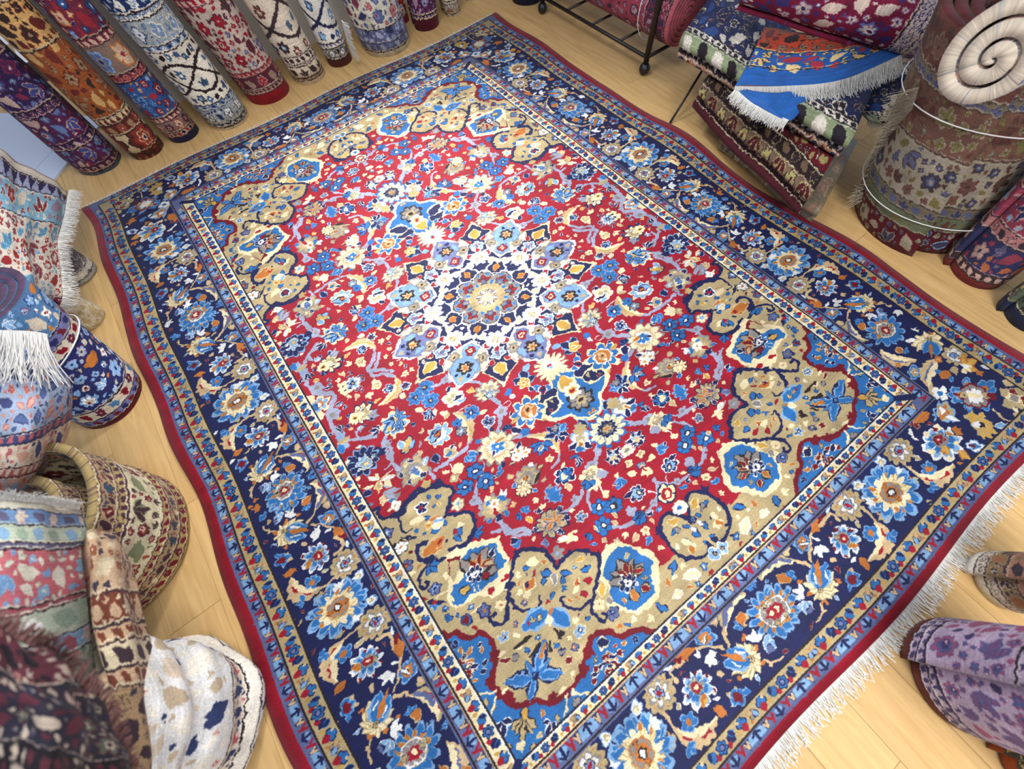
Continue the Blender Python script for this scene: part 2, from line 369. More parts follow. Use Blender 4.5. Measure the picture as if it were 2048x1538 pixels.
def plain(name, rgb, rough=.6, noise=0., scale=40., spec=.3, metal=0., bump=0., bscale=200.):
    m, nt, b = nodes(name); lin = [((c/255+.055)/1.055)**2.4 if c > 10 else c/255/12.92 for c in rgb]
    b.inputs['Roughness'].default_value = rough; b.inputs['Specular IOR Level'].default_value = spec; b.inputs['Metallic'].default_value = metal
    b.inputs['Base Color'].default_value = (*lin, 1)
    if noise:
        t = nt.nodes.new('ShaderNodeTexNoise'); t.inputs['Scale'].default_value = scale; t.inputs['Detail'].default_value = 5
        tc = nt.nodes.new('ShaderNodeTexCoord'); nt.links.new(tc.outputs['Object'], t.inputs['Vector'])
        r = nt.nodes.new('ShaderNodeMix'); r.data_type = 'RGBA'; r.inputs[6].default_value = (*[c*(1-noise) for c in lin], 1); r.inputs[7].default_value = (*[min(1, c*(1+noise)) for c in lin], 1)
        nt.links.new(t.outputs['Fac'], r.inputs[0]); nt.links.new(r.outputs[2], b.inputs['Base Color'])
    if bump: add_bump(nt, b, bscale, bump)
    return m
def add_bump(nt, b, scale, strength, dist=.004):
    t = nt.nodes.new('ShaderNodeTexNoise'); t.inputs['Scale'].default_value = scale; t.inputs['Detail'].default_value = 3
    tc = nt.nodes.new('ShaderNodeTexCoord'); nt.links.new(tc.outputs['Object'], t.inputs['Vector'])
    u = nt.nodes.new('ShaderNodeBump'); u.inputs['Strength'].default_value = strength; u.inputs['Distance'].default_value = dist
    nt.links.new(t.outputs['Fac'], u.inputs['Height']); nt.links.new(u.outputs['Normal'], b.inputs['Normal'])
def woven(name, rgb, rough=.75, sheen=.05, spec=.2, bump=.35, bscale=420, lustre=0.):
    """woven-wool material whose colour pattern was computed above by the rasteriser"""
    h, w, _ = rgb.shape
    img = bpy.data.images.new(name, w, h, alpha=False)
    px = np.ones((h, w, 4), np.float32); px[..., :3] = rgb; img.pixels.foreach_set(px.ravel()); img.update(); img.pack()
    m, nt, b = nodes(name); t = nt.nodes.new('ShaderNodeTexImage'); t.image = img; t.extension = 'REPEAT'
    nt.links.new(t.outputs['Color'], b.inputs['Base Color'])
    b.inputs['Roughness'].default_value = rough; b.inputs['Specular IOR Level'].default_value = spec
    b.inputs['Metallic'].default_value = lustre       # silky lustre: the shine keeps the dye colour
    b.inputs['Sheen Weight'].default_value = sheen; b.inputs['Sheen Roughness'].default_value = .45
    add_bump(nt, b, bscale, bump)
    return m
# ---- pattern strips for the other carpets: bands (top of band in m, ground, mode, kinds)
KF = [('p','NBLWC'),('f','NBWC'),('b','WN'),('p','CTSCO'),('f','CSCO'),('l','WN'),('b','LB'),('p','GTCSR'),('l','CC')]
KL = [('l','NB'),('l','RR'),('f','NLLW'),('b','NB'),('l','OO'),('p','NBLCR'),('l','NN'),('f','DRRC')]
KD = [('l','CC'),('f','CCRC'),('b','LB'),('p','CLBCR'),('l','TT'),('f','LBBW'),('l','OO')]
def strip(w, h, bands, seed, pal=None, res=340, warp=.003):
    C = Cloth(0, w, 0, h, res, bands[-1][1]); rng = np.random.default_rng(seed); v0 = 0.
    for i, (v1, g, mode, kinds) in enumerate(bands):
        v1 = min(v1, h); H = v1-v0
        if H <= 0: break
        C.rect(g, 0, w, v0, v1)
        if mode == 'row':
            n = max(2, int(round(w/(H*1.15)))); 
            for k in range(n):
                c = np.array([(k+.5)*w/n, (v0+v1)/2]); kd = kinds[k % len(kinds)]
                if kd[0] == 'f': C.flower(c, (H*.42, 0), 6, kd[1])
                elif kd[0] == 'p': C.palm(c-(0, H*.42), c+(0, H*.42), 7, kd[1])
                elif kd[0] == 'b': C.lobes(c-(0, H*.35), (0, H*.75), kd[1], 3, .9, .35)
                else: C.leaf(c-(w/n*.35, H*.25), c+(w/n*.35, H*.25), .4, kd[1])
        elif mode == 'fill':
            s0 = min(H*.42, .045)
            C.fill(g, (0, w, v0, v1), 700, (s0,), kinds, seed*7+i); C.fill(g, (0, w, v0, v1), 1300, (s0*.62,), kinds, seed*7+i+1); C.fill(g, (0, w, v0, v1), 2000, (s0*.4, s0*.27), kinds, seed*7+i+2)
        elif mode == 'scroll':
            for k in range(3):
                x = np.linspace(-.1, w+.1, 24); C.stroke(kinds[0][1][0], H*.05, np.c_[x, (v0+v1)/2+H*.28*np.sin(x*9/H*.3+k*2.1)])
            C.fill(g, (0, w, v0, v1), 500, (H*.2,), kinds, seed*7+i); C.fill(g, (0, w, v0, v1), 900, (H*.1, H*.07), kinds, seed*7+i+1)
        elif mode == 'medal':
            for k in range(3):
                c = np.array([w*(k+.5)/3, v0+H*.5])
                C.flower(c, (w*.16, 0), 8, kinds[0][1], (1, .85, .6, .3), .3); C.flower(c, (w*.06, 0), 6, 'CRCN')
            C.fill(g, (0, w, v0, v1), 600, (.05, .035), kinds[1:], seed*7+i); C.fill(g, (0, w, v0, v1), 900, (.02,), kinds[1:], seed*7+i+1)
        elif mode == 'zig':
            n = max(4, int(w/(H*1.0)));
            for k in range(n):
                x = k*w/n; C.poly(kinds[0][1][0], [(x, v0), (x+w/n*.5, v1), (x+w/n, v0)]); C.poly(kinds[0][1][-1], [(x+w/n*.25, v0), (x+w/n*.5, v0+H*.55), (x+w/n*.75, v0)])
        if i: C.stroke('K', .005, [(0, v0), (w, v0)], smooth=False); C.stroke('C', .004, [(0, v0+.006), (w, v0+.006)], smooth=False)
        v0 = v1
    C.warp(seed, warp)
    save = dict(PAL)
    if pal: PAL.update(pal)
    o = C.rgb(seed); PAL.clear(); PAL.update(save); return o
def carpet(name, w, h, bands, seed, pal=None, res=340, **k): return woven(name, strip(w, h, bands, seed, pal, res), **k)
# ---- geometry of a rolled carpet: one sheet wound into a spiral and extruded along its (slightly leaning) axis
def spiral_mesh(r, L, lean=(0, 0), turns=3.2, pitch=.03, hole=None, thick=.8, start=0., rumple=0., seed=1, nz=14, squash=1.0, top_lean=None, uscale=None, flare=0.):
    rng = np.random.default_rng(seed); nth = 40; n = int(turns*nth)+1
    th = np.arange(n)/nth*2*math.pi; rad = r-pitch*th/(2*math.pi); rad = np.maximum(rad, .012)
    t = pitch*thick; ph = rng.uniform(0, 6.28, 8)
    V, UV, Fc = [], [], []
    circ = uscale or 2*math.pi*r
    zs = np.linspace(0, 1, nz)
    for k, z in enumerate(zs):
        wob = 1+rumple*(np.sin(z*31+ph[0])*.6+np.sin(z*17+ph[1]))*.5+flare*(1-z)**4
        wv = 1+rumple*.8*np.sin(3*th+ph[2]+z*4)+.012*np.sin(2*th+ph[3])+rumple*.35*np.sin(7*th+ph[4]+z*9)
        rr = rad*wob*wv
        if k == 0: rr = rr-.006
        for side in (0, 1):
            q = rr-(t if side else 0.)
            q = np.maximum(q, .004)
            x = q*np.cos(start-th)+lean[0]*z*L; y = q*np.sin(start-th)*squash+lean[1]*z*L
            V += list(np.c_[x, y, np.full(n, z*L)]); UV += list(np.c_[th*r/circ, np.full(n, z)])
    def id(k, s, i): return (k*2+s)*n+i
    for k in range(nz-1):
        for i in range(n-1):
            Fc.append((id(k,0,i+1), id(k,0,i), id(k+1,0,i), id(k+1,0,i+1)))
            if i % 1 == 0: Fc.append((id(k,1,i), id(k,1,i+1), id(k+1,1,i+1), id(k+1,1,i)))
        Fc.append((id(k,0,0), id(k,1,0), id(k+1,1,0), id(k+1,0,0))); Fc.append((id(k,1,n-1), id(k,0,n-1), id(k+1,0,n-1), id(k+1,1,n-1)))
    for i in range(n-1):
        Fc.append((id(0,0,i), id(0,0,i+1), id(0,1,i+1), id(0,1,i))); Fc.append((id(nz-1,0,i+1), id(nz-1,0,i), id(nz-1,1,i), id(nz-1,1,i+1)))
    return mesh('rolled_sheet', V, Fc, UV)
def cord_mesh(path, r=.0025, n=5, closed=False):
    P = np.asarray(path, float); V, Fc = [], []; m = len(P)
    for i in range(m):
        d = P[(i+1) % m if closed else min(i+1, m-1)]-P[i-1 if (closed or i) else 0]; d /= np.linalg.norm(d)+1e-9
        a = np.cross(d, (.3, .2, .9)); a /= np.linalg.norm(a)+1e-9; b = np.cross(d, a)
        for k in range(n): V.append(P[i]+r*(a*math.cos(2*math.pi*k/n)+b*math.sin(2*math.pi*k/n)))
    for i in range(m if closed else m-1):
        for k in range(n): j = (i+1) % m; Fc.append((i*n+k, i*n+(k+1) % n, j*n+(k+1) % n, j*n+k))
    if not closed: Fc.append(tuple(range(n))[::-1]); Fc.append(tuple((m-1)*n+k for k in range(n)))
    return mesh('cord', V, Fc)
def fringe_mesh(path, hang, length, step=.006, width=.0042, jitter=.25, seed=0, sag=.0, rows=1):
    """loose warp threads along an edge: narrow tapering curved ribbons with real thickness"""
    rng = np.random.default_rng(seed); P = np.asarray(path, float); hang = np.asarray(hang, float)
    seg = np.linalg.norm(np.diff(P, axis=0), axis=1); s = np.r_[0, np.cumsum(seg)]; N = max(2, int(s[-1]/step))
    if hang.ndim == 1: hang = np.repeat(hang[None], len(P), 0)
    V, Fc = [], []
    for q in range(rows):
        for i in range(N):
            f = (i+rng.uniform(-.4, .4))/N*s[-1]; f = min(max(f, 0), s[-1])
            p = np.array([np.interp(f, s, P[:, c]) for c in range(3)]); h = np.array([np.interp(f, s, hang[:, c]) for c in range(3)]); h /= np.linalg.norm(h)+1e-9
            j = np.searchsorted(s, f); j = min(max(j, 1), len(P)-1); e = P[j]-P[j-1]; e /= np.linalg.norm(e)+1e-9
            nn = np.cross(e, h); nn /= np.linalg.norm(nn)+1e-9
            l = length*rng.uniform(.72, 1.12); dev = rng.normal(0, jitter); up = rng.normal(0, .12)
            b = len(V); w = width*rng.uniform(.7, 1.3)
            for k in range(4):
                u = k/3; c = p+h*l*u+e*l*dev*u*u+nn*(l*up*u*u+.003*math.sin(3.1*u)*(1+q))+np.array([0, 0, -sag*l*u*u])
                ww = w*(1-.55*u)
                V += [c-e*ww/2, c+nn*ww*.45, c+e*ww/2]
            for k in range(3):
                a = b+k*3
                Fc += [(a, a+1, a+4, a+3), (a+1, a+2, a+5, a+4), (a+2, a, a+3, a+5)]
    return mesh('threads', V, Fc)
def cr(P, t):
    n = len(P)-1; x = min(max(t, 0), 1)*n; i = min(int(x), n-1); f = x-i
    a, b, c, d = P[max(i-1, 0)], P[i], P[i+1], P[min(i+2, n)]
    return .5*((2*b)+(c-a)*f+(2*a-5*b+4*c-d)*f*f+(3*b-a-3*c+d)*f**3)
def sheet_mesh(grid, thick=.012, nu=36, nv=36, uvs=(1., 1.), ripple=0., seed=3, uvo=(0, 0)):
    """cloth through a net of control points in space, with thickness and hemmed rim"""
    G = np.asarray(grid, float); rng = np.random.default_rng(seed); ph = rng.uniform(0, 6.28, 6)
    rows = [[cr(G[j], i/(nu-1)) for i in range(nu)] for j in range(len(G))]
    P = np.array([[cr([rows[j][i] for j in range(len(G))], k/(nv-1)) for i in range(nu)] for k in range(nv)])
    N = np.cross(np.gradient(P, axis=1), np.gradient(P, axis=0)); N /= np.linalg.norm(N, axis=2, keepdims=True)+1e-9
    if N[..., 2].mean() < 0: N = -N
    if ripple:
        u, v = np.meshgrid(np.linspace(0, 1, nu), np.linspace(0, 1, nv))
        P = P+N*(ripple*(np.sin(u*13+v*5+ph[0])+.6*np.sin(v*17-u*6+ph[1])+.4*np.sin(u*29+ph[2])))[..., None]
    V = np.concatenate([P.reshape(-1, 3), (P-N*thick).reshape(-1, 3)]); m = nu*nv
    u, v = np.meshgrid(np.linspace(0, uvs[0], nu)+uvo[0], np.linspace(0, uvs[1], nv)+uvo[1]); UV = np.tile(np.c_[u.ravel(), v.ravel()], (2, 1))
    I = np.arange(m).reshape(nv, nu); Fc = []
    ax = np.cross(P[0, 1]-P[0, 0], P[1, 0]-P[0, 0]); flip = ax@N[0, 0] < 0
    for k in range(nv-1):
        for i in range(nu-1):
            q = (I[k, i], I[k, i+1], I[k+1, i+1], I[k+1, i]); q = q[::-1] if flip else q
            Fc.append(q); Fc.append(tuple(x+m for x in q[::-1]))
    rim = list(I[0, :])+list(I[1:, -1])+list(I[-1, -2::-1])+list(I[-2:0:-1, 0])
    for a, b in zip(rim, rim[1:]+rim[:1]):
        q = (b, a, a+m, b+m); Fc.append(q[::-1] if flip else q)
    return mesh('draped_sheet', V, Fc, UV)
def fold_mesh(p0, p1, depth, z0, z1, layers=3, uvs=(1, 1), seed=2, sag=.02, nose=.5):
    """a carpet folded several times: front edge p0-p1 on plan, rounded folds to the front, running back by `depth`"""
    rng = np.random.default_rng(seed); p0, p1, depth = np.array(p0, float), np.array(p1, float), np.array(depth, float)
    h = (z1-z0)/layers; prof = []
    zz = z1
    prof.append((1., z1-.004)); prof += [(.66, z1+.004), (.33, z1)]
    for l in range(layers):
        c = zz-h/2
        for a in np.linspace(90, -90, 9): prof.append((-(math.cos(math.radians(a))*h*nose)/np.linalg.norm(depth)+.06*(1 if l % 2 else 0), c+math.sin(math.radians(a))*h*.48))
        zz -= h
    prof += [(.4, z0), (1., z0)]
    n = len(prof); m = 22; V, UV = [], []; cum = np.r_[0, np.cumsum([math.hypot((prof[i+1][0]-prof[i][0])*np.linalg.norm(depth), prof[i+1][1]-prof[i][1]) for i in range(n-1)])]
    ph = rng.uniform(0, 6.28, 4)
    for j in range(m):
        f = j/(m-1); b = p0+(p1-p0)*f
        for i, (d, z) in enumerate(prof):
            dd = d+.02*math.sin(f*7+ph[0]+z*9); x = b+depth*dd
            V.append((x[0], x[1], max(z0, z-sag*math.sin(f*math.pi)*(.5+.5*math.sin(f*9+ph[1]))*(z > z0+.01)))); UV.append((f*uvs[0], cum[i]/cum[-1]*uvs[1]))
    Fc = [(j*n+i, j*n+i+1, (j+1)*n+i+1, (j+1)*n+i) for j in range(m-1) for i in range(n-1)]
    Fc += [(j*n+n-1, j*n, (j+1)*n, (j+1)*n+n-1) for j in range(m-1)]
    Fc += [tuple(range(n))[::-1], tuple((m-1)*n+i for i in range(n))]
    return mesh('folded_sheet', V, Fc, UV)
# ---------------------------------------------------------------- shared materials
M_fringe = plain('undyed_cotton', (232, 232, 228), .9, .08, 300)
M_fringe_old = plain('greyed_cotton', (176, 166, 146), .9, .12, 300)
M_string = plain('white_twine', (228, 230, 232), .7)
M_iron = plain('black_painted_iron', (22, 22, 25), .42, spec=.5)
# ---------------------------------------------------------------- floor
m_wood, nt, b = nodes('oak_laminate'); b.inputs['Roughness'].default_value = .55; b.inputs['Specular IOR Level'].default_value = .3
tc = nt.nodes.new('ShaderNodeTexCoord'); mp = nt.nodes.new('ShaderNodeMapping'); mp.inputs['Scale'].default_value = (26, 2.2, 6); oi = nt.nodes.new('ShaderNodeObjectInfo')
ad = nt.nodes.new('ShaderNodeVectorMath'); ad.operation = 'ADD'; sc = nt.nodes.new('ShaderNodeVectorMath'); sc.operation = 'SCALE'; sc.inputs[3].default_value = 37
cb = nt.nodes.new('ShaderNodeCombineXYZ'); nt.links.new(oi.outputs['Random'], cb.inputs[0]); nt.links.new(oi.outputs['Random'], cb.inputs[1]); nt.links.new(cb.outputs[0], sc.inputs[0])
nt.links.new(tc.outputs['Object'], ad.inputs[0]); nt.links.new(sc.outputs[0], ad.inputs[1]); nt.links.new(ad.outputs[0], mp.inputs['Vector'])
nz_ = nt.nodes.new('ShaderNodeTexNoise'); nz_.inputs['Scale'].default_value = 1.6; nz_.inputs['Detail'].default_value = 6; nz_.inputs['Distortion'].default_value = .6; nt.links.new(mp.outputs[0], nz_.inputs['Vector'])
rp = nt.nodes.new('ShaderNodeValToRGB'); rp.color_ramp.elements[0].position = .3; rp.color_ramp.elements[0].color = (.50, .315, .125, 1); rp.color_ramp.elements[1].position = .72; rp.color_ramp.elements[1].color = (.63, .425, .19, 1)
nt.links.new(nz_.outputs['Fac'], rp.inputs[0])
hv = nt.nodes.new('ShaderNodeHueSaturation'); mr = nt.nodes.new('ShaderNodeMapRange'); mr.inputs[3].default_value = .93; mr.inputs[4].default_value = 1.06
nt.links.new(oi.outputs['Random'], mr.inputs[0]); nt.links.new(mr.outputs[0], hv.inputs['Value']); nt.links.new(rp.outputs[0], hv.inputs['Color']); nt.links.new(hv.outputs[0], b.inputs['Base Color'])
m_sub = plain('subfloor_dark', (70, 52, 34), .9)
def box(x0, x1, y0, y1, z0, z1, bev=0.):
    V = [(x, y, z) for z in (z0, z1) for y in (y0, y1) for x in (x0, x1)]
    if bev: V = [(x+(bev if x == x0 else -bev)*(z == z1), y+(bev if y == y0 else -bev)*(z == z1), z) for x, y, z in V]
    return mesh('board', V, [(0,2,3,1),(4,5,7,6),(0,1,5,4),(2,6,7,3),(1,3,7,5),(0,4,6,2)])
floor = link('floor', box(-3.4, 3.4, -3.6, 4.2, -.03, -.0125), mat=m_sub, smooth=False); tag(floor, kind='structure')
PW, PL = .196, 1.29
pl = box(0, PW-.0007, 0, PL-.0007, -.0125, 0, .0004); pl.materials.append(m_wood)
i = 0
x = -3.4+.022
while x < 3.2:
    y = -3.6+((i*.43) % PL)-.4
    while y < 3.4:
        o = bpy.data.objects.new('plank', pl); COL.objects.link(o); o.location = (x, y, 0); o.parent = floor
        y += PL
    x += PW; i += 1

m_pale = plain('pale_laminate', (190, 204, 226), .35, .03, 8, .45)
def slab(name, a, b, label):      # pale boards laid at an angle by the doorway; a, b = distance from their front edge
    u = np.array([.7071, .7071]); n = np.array([-.7071, .7071]); o = np.array([-1.60, 2.51])
    P = [o+u*s_+n*d for d in (a, b-.003) for s_ in (-.8, .55)]
    V = [(*p, z) for z in (.0005, .012) for p in P]
    return tag(link(name, mesh('pale_board', V, [(0,2,3,1),(4,5,7,6),(0,1,5,4),(2,6,7,3),(1,3,7,5),(0,4,6,2)]), mat=m_pale, smooth=False), label, kind='structure')
slab('trim_1', 0, .19, 'narrow pale blue threshold board at the edge of the wooden floor')
slab('trim_2', .19, 1.0, 'wide pale blue board behind the narrow threshold board')
m_wall = plain('painted_plaster', (222, 220, 214), .8, .03, 6)
tag(link('wall_back', box(-1.2, 3.4, 2.72, 2.84, -.012, 2.7), mat=m_wall, smooth=False), kind='structure')
# ---------------------------------------------------------------- the medallion rug
OPS=[
['q','poly',[[1.008,.691],[.988,.681],[.969,.692],[.983,.708],[.98,.745],[.957,.761],[.914,.763],[.868,.748],[.812,.731],[.753,.751],[.712,.779],[.686,.824],[.683,.865],[.71,.868],[.724,.897],[.754,.926],[.727,.959],[.683,.99],[.677,1.015],[.68,1.05],[.695,1.078],[.722,1.101],[.758,1.114],[.792,1.104],[.822,1.089],[.796,1.195],[.785,1.267],[.727,1.308],[.637,1.322],[.603,1.311],[.565,1.334],[.523,1.384],[.522,1.437],[.525,1.473],[.492,1.464],[.446,1.46],[.414,1.477],[.377,1.529],[.368,1.561],[.398,1.605],[.358,1.733],[.343,1.717],[.339,1.753],[.134,1.758],[.132,1.707],[.114,1.645],[.083,1.611],[.041,1.618],[.013,1.666],[-0,1.7],[-0,1.919],[1,1.919]],'T'],
['q','stroke',[[1.008,.691],[.988,.681],[.969,.692],[.983,.708],[.98,.745],[.957,.761],[.914,.763],[.868,.748],[.812,.731],[.753,.751],[.712,.779],[.686,.824],[.683,.865],[.71,.868],[.724,.897],[.754,.926],[.727,.959],[.683,.99],[.677,1.015],[.68,1.05],[.695,1.078],[.722,1.101],[.758,1.114],[.792,1.104],[.822,1.089]],'N',.017,0],
['q','stroke',[[.637,1.322],[.603,1.311],[.565,1.334],[.523,1.384],[.522,1.437],[.525,1.473],[.492,1.464],[.446,1.46],[.414,1.477],[.377,1.529],[.368,1.561],[.398,1.605]],'N',.016,0],
['q','stroke',[[.134,1.758],[.132,1.707],[.114,1.645],[.083,1.611],[.041,1.618],[.013,1.666],[-0,1.7]],'N',.016,0],
['q','stroke',[[1.008,.691],[.988,.681],[.969,.692],[.983,.708],[.98,.745],[.957,.761],[.914,.763],[.868,.748],[.812,.731],[.753,.751],[.712,.779],[.686,.824],[.683,.865],[.71,.868],[.724,.897],[.754,.926],[.727,.959],[.683,.99],[.677,1.015],[.68,1.05],[.695,1.078],[.722,1.101],[.758,1.114],[.792,1.104],[.822,1.089]],'T',0,0],
['q','poly',[[1,1.359],[.991,1.39],[.957,1.402],[.95,1.427],[.923,1.463],[.888,1.47],[.873,1.498],[.87,1.534],[.88,1.566],[.893,1.595],[.914,1.62],[.943,1.637],[.941,1.668],[.94,1.712],[.922,1.757],[.896,1.782],[.877,1.792],[.848,1.806],[.817,1.843],[.783,1.856],[.737,1.86],[.685,1.851],[.656,1.847],[.639,1.819],[.609,1.806],[.581,1.782],[.55,1.778],[.502,1.81],[.489,1.841],[.425,1.87],[.375,1.919],[1,1.919]],'B'],
['q','stroke',[[1,1.359],[.991,1.39],[.957,1.402],[.95,1.427],[.923,1.463],[.888,1.47],[.873,1.498],[.87,1.534],[.88,1.566],[.893,1.595],[.914,1.62],[.943,1.637],[.941,1.668],[.94,1.712],[.922,1.757],[.896,1.782],[.877,1.792],[.848,1.806],[.817,1.843],[.783,1.856],[.737,1.86],[.685,1.851],[.656,1.847],[.639,1.819],[.609,1.806],[.581,1.782],[.55,1.778],[.502,1.81],[.489,1.841],[.425,1.87],[.375,1.919]],'D',.02,0],
['q','flower',[[.886,1.579],[.861,1.579]],6,'DDDD',[1,.84,.42,.2],.3,1],
['q','flower',[[.944,1.641],[.92,1.641]],6,'DDDD',[1,.84,.42,.2],.3,1],
['q','flower',[[.92,1.733],[.897,1.733]],6,'DDDD',[1,.84,.42,.2],.3,1],
['q','flower',[[.609,1.806],[.585,1.806]],6,'DDDD',[1,.84,.42,.2],.3,1],
['q','flower',[[.654,1.836],[.631,1.836]],6,'DDDD',[1,.84,.42,.2],.3,1],
['q','flower',[[.796,1.837],[.774,1.837]],6,'DDDD',[1,.84,.42,.2],.3,1],
['q','leaf',[[.809,1.74],[.704,1.656]],.27,'N',0,0],
['q','leaf',[[.809,1.74],[.913,1.681]],.3,'N',0,0],
['q','leaf',[[.809,1.74],[.718,1.802]],.3,'N',0,0],
['q','leaf',[[.809,1.74],[.872,1.795]],.3,'N',0,0],
['q','leaf',[[.809,1.74],[.808,1.669]],.26,'N',0,0],
['q','leaf',[[.809,1.74],[.728,1.734]],.26,'N',0,0],
['q','leaf',[[.809,1.74],[.704,1.656]],.17,'LB',0,0],
['q','leaf',[[.809,1.74],[.913,1.681]],.2,'LB',0,0],
['q','leaf',[[.809,1.74],[.718,1.802]],.2,'LB',0,0],
['q','leaf',[[.809,1.74],[.872,1.795]],.2,'LB',0,0],
['q','leaf',[[.809,1.74],[.808,1.669]],.16,'LB',0,0],
['q','leaf',[[.809,1.74],[.728,1.734]],.16,'LB',0,0],
['q','leaf',[[.768,1.712],[.715,1.67]],.2,'YO',0,0],
['q','stroke',[[.787,1.674],[.735,1.657]],'K',.011,0],
['q','stroke',[[.717,1.712],[.703,1.685]],'K',.011,0],
['q','flower',[[.808,1.739],[.793,1.739]],4,'NNLN',[1,.84,.42,.2],.3,1],
['q','leaf',[[.882,1.612],[.851,1.626]],.5,'CD',0,0],
['q','leaf',[[.847,1.634],[.817,1.648]],.5,'NG',0,0],
['q','leaf',[[.699,1.735],[.667,1.749]],.5,'NG',0,0],
['q','leaf',[[.694,1.773],[.663,1.787]],.5,'CD',0,0],
['q','leaf',[[.879,1.59],[.844,1.59]],.3,'C',0,0],
['q','leaf',[[.818,1.618],[.783,1.619]],.3,'C',0,0],
['q','leaf',[[.936,1.706],[.903,1.707]],.3,'C',0,0],
['q','leaf',[[.773,1.841],[.738,1.843]],.3,'C',0,0],
['q','stroke',[[.749,1.616],[.784,1.613],[.811,1.607]],'K',.013,0],
['q','stroke',[[.66,1.663],[.66,1.696]],'K',.013,0],
['q','lobes',[[.909,1.822],[.954,1.878]],'KT',5,1,.3],
['q','leaf',[[.887,1.794],[.916,1.832]],.5,'NY',0,0],
['q','flower',[[.965,1.883],[.948,1.883]],3,'CCCC',[1,.84,.42,.2],.3,1],
['q','lobes',[[.978,1.781],[.994,1.825]],'WN',3,1.2,.4],
['q','lobes',[[.846,1.897],[.885,1.912]],'WN',3,1.2,.4],
['q','leaf',[[1,1.701],[.986,1.677]],.5,'KT',0,0],
['q','leaf',[[.986,1.733],[.972,1.71]],.5,'KT',0,0],
['q','leaf',[[1.006,1.871],[.993,1.85]],.5,'KT',0,0],
['q','leaf',[[.939,1.923],[.924,1.902]],.5,'KT',0,0],
['q','leaf',[[.828,1.914],[.813,1.892]],.5,'KT',0,0],
['q','stroke',[[.953,1.7],[.979,1.721],[1.001,1.737]],'C',.007,0],
['q','stroke',[[.755,1.86],[.772,1.89],[.8,1.91]],'C',.007,0],
['q','stroke',[[1,1.636],[.979,1.664],[.948,1.683]],'C',.009,0],
['q','leaf',[[.987,1.532],[.969,1.499]],.45,'CD',0,0],
['q','leaf',[[.987,1.532],[.95,1.538]],.45,'CO',0,0],
['q','leaf',[[.987,1.532],[.96,1.574]],.45,'WD',0,0],
['q','leaf',[[.987,1.532],[.99,1.582]],.45,'CN',0,0],
['q','leaf',[[.987,1.532],[.991,1.493]],.45,'CD',0,0],
['q','leaf',[[.987,1.532],[.973,1.536]],.45,'WN',0,0],
['q','flower',[[.999,1.56],[.978,1.56]],5,'CDDC',[1,.84,.42,.2],.3,1],
['q','flower',[[.974,1.504],[.956,1.504]],5,'CGNG',[1,.84,.42,.2],.3,1],
['q','leaf',[[.574,1.888],[.552,1.86]],.45,'CD',0,0],
['q','leaf',[[.574,1.888],[.535,1.896]],.45,'CO',0,0],
['q','leaf',[[.574,1.888],[.548,1.927]],.45,'WD',0,0],
['q','leaf',[[.574,1.888],[.581,1.932]],.45,'CN',0,0],
['q','leaf',[[.574,1.888],[.575,1.853]],.45,'CD',0,0],
['q','leaf',[[.574,1.888],[.559,1.893]],.45,'WN',0,0],
['q','flower',[[.589,1.913],[.568,1.913]],5,'CDDC',[1,.84,.42,.2],.3,1],
['q','flower',[[.557,1.864],[.54,1.864]],5,'CGNG',[1,.84,.42,.2],.3,1],
['q','flower',[[.998,1.427],[.983,1.427]],5,'LNNL',[1,.84,.42,.2],.3,1],
['q','flower',[[.981,1.443],[.965,1.443]],5,'LNNL',[1,.84,.42,.2],.3,1],
['q','leaf',[[.983,1.486],[.965,1.462]],.4,'CO',0,0],
['q','leaf',[[.958,1.509],[.94,1.485]],.4,'CO',0,0],
['q','leaf',[[.922,1.537],[.904,1.513]],.4,'CO',0,0],
['q','leaf',[[.922,1.501],[.893,1.509]],.45,'WN',0,0],
['q','leaf',[[.943,1.567],[.914,1.576]],.45,'WN',0,0],
['q','leaf',[[.978,1.553],[.949,1.562]],.45,'WN',0,0],
['q','leaf',[[.957,1.59],[.928,1.599]],.45,'WN',0,0],
['q','flower',[[.448,1.892],[.433,1.892]],5,'LNNL',[1,.84,.42,.2],.3,1],
['q','leaf',[[.572,1.807],[.519,1.831]],.5,'CN',0,0],
['q','leaf',[[.532,1.859],[.508,1.859]],.4,'CR',0,0],
['q','leaf',[[.5,1.879],[.472,1.863]],.4,'CO',0,0],
['q','leaf',[[.585,1.857],[.557,1.864]],.5,'CD',0,0],
['q','leaf',[[.566,1.869],[.538,1.876]],.5,'CD',0,0],
['q','leaf',[[.532,1.886],[.504,1.892]],.5,'CD',0,0],
['q','leaf',[[.629,1.866],[.601,1.873]],.5,'CD',0,0],
['q','leaf',[[.651,1.876],[.624,1.883]],.5,'CD',0,0],
['q','leaf',[[.664,1.894],[.637,1.9]],.5,'CD',0,0],
['q','leaf',[[.562,1.879],[.529,1.886]],.45,'WN',0,0],
['q','leaf',[[.613,1.873],[.581,1.879]],.45,'WN',0,0],
['q','leaf',[[.648,1.879],[.616,1.885]],.45,'WN',0,0],
['q','stroke',[[.728,1.867],[.717,1.895],[.686,1.914]],'C',.009,0],
['q','flower',[[.739,1.906],[.72,1.906]],4,'KGGG',[1,.84,.42,.2],.3,1],
['q','flower',[[.203,2.016],[.202,2.016]],3,'TTTT',[1,.84,.42,.2],.3,1],
['q','poly',[[.846,1.095],[.755,1.116],[.678,1.169],[.633,1.192],[.651,1.256],[.654,1.311],[.675,1.344],[.686,1.379],[.716,1.407],[.78,1.395],[.815,1.355],[.86,1.34],[.917,1.33],[.929,1.277],[.903,1.234],[.861,1.167]],'C'],
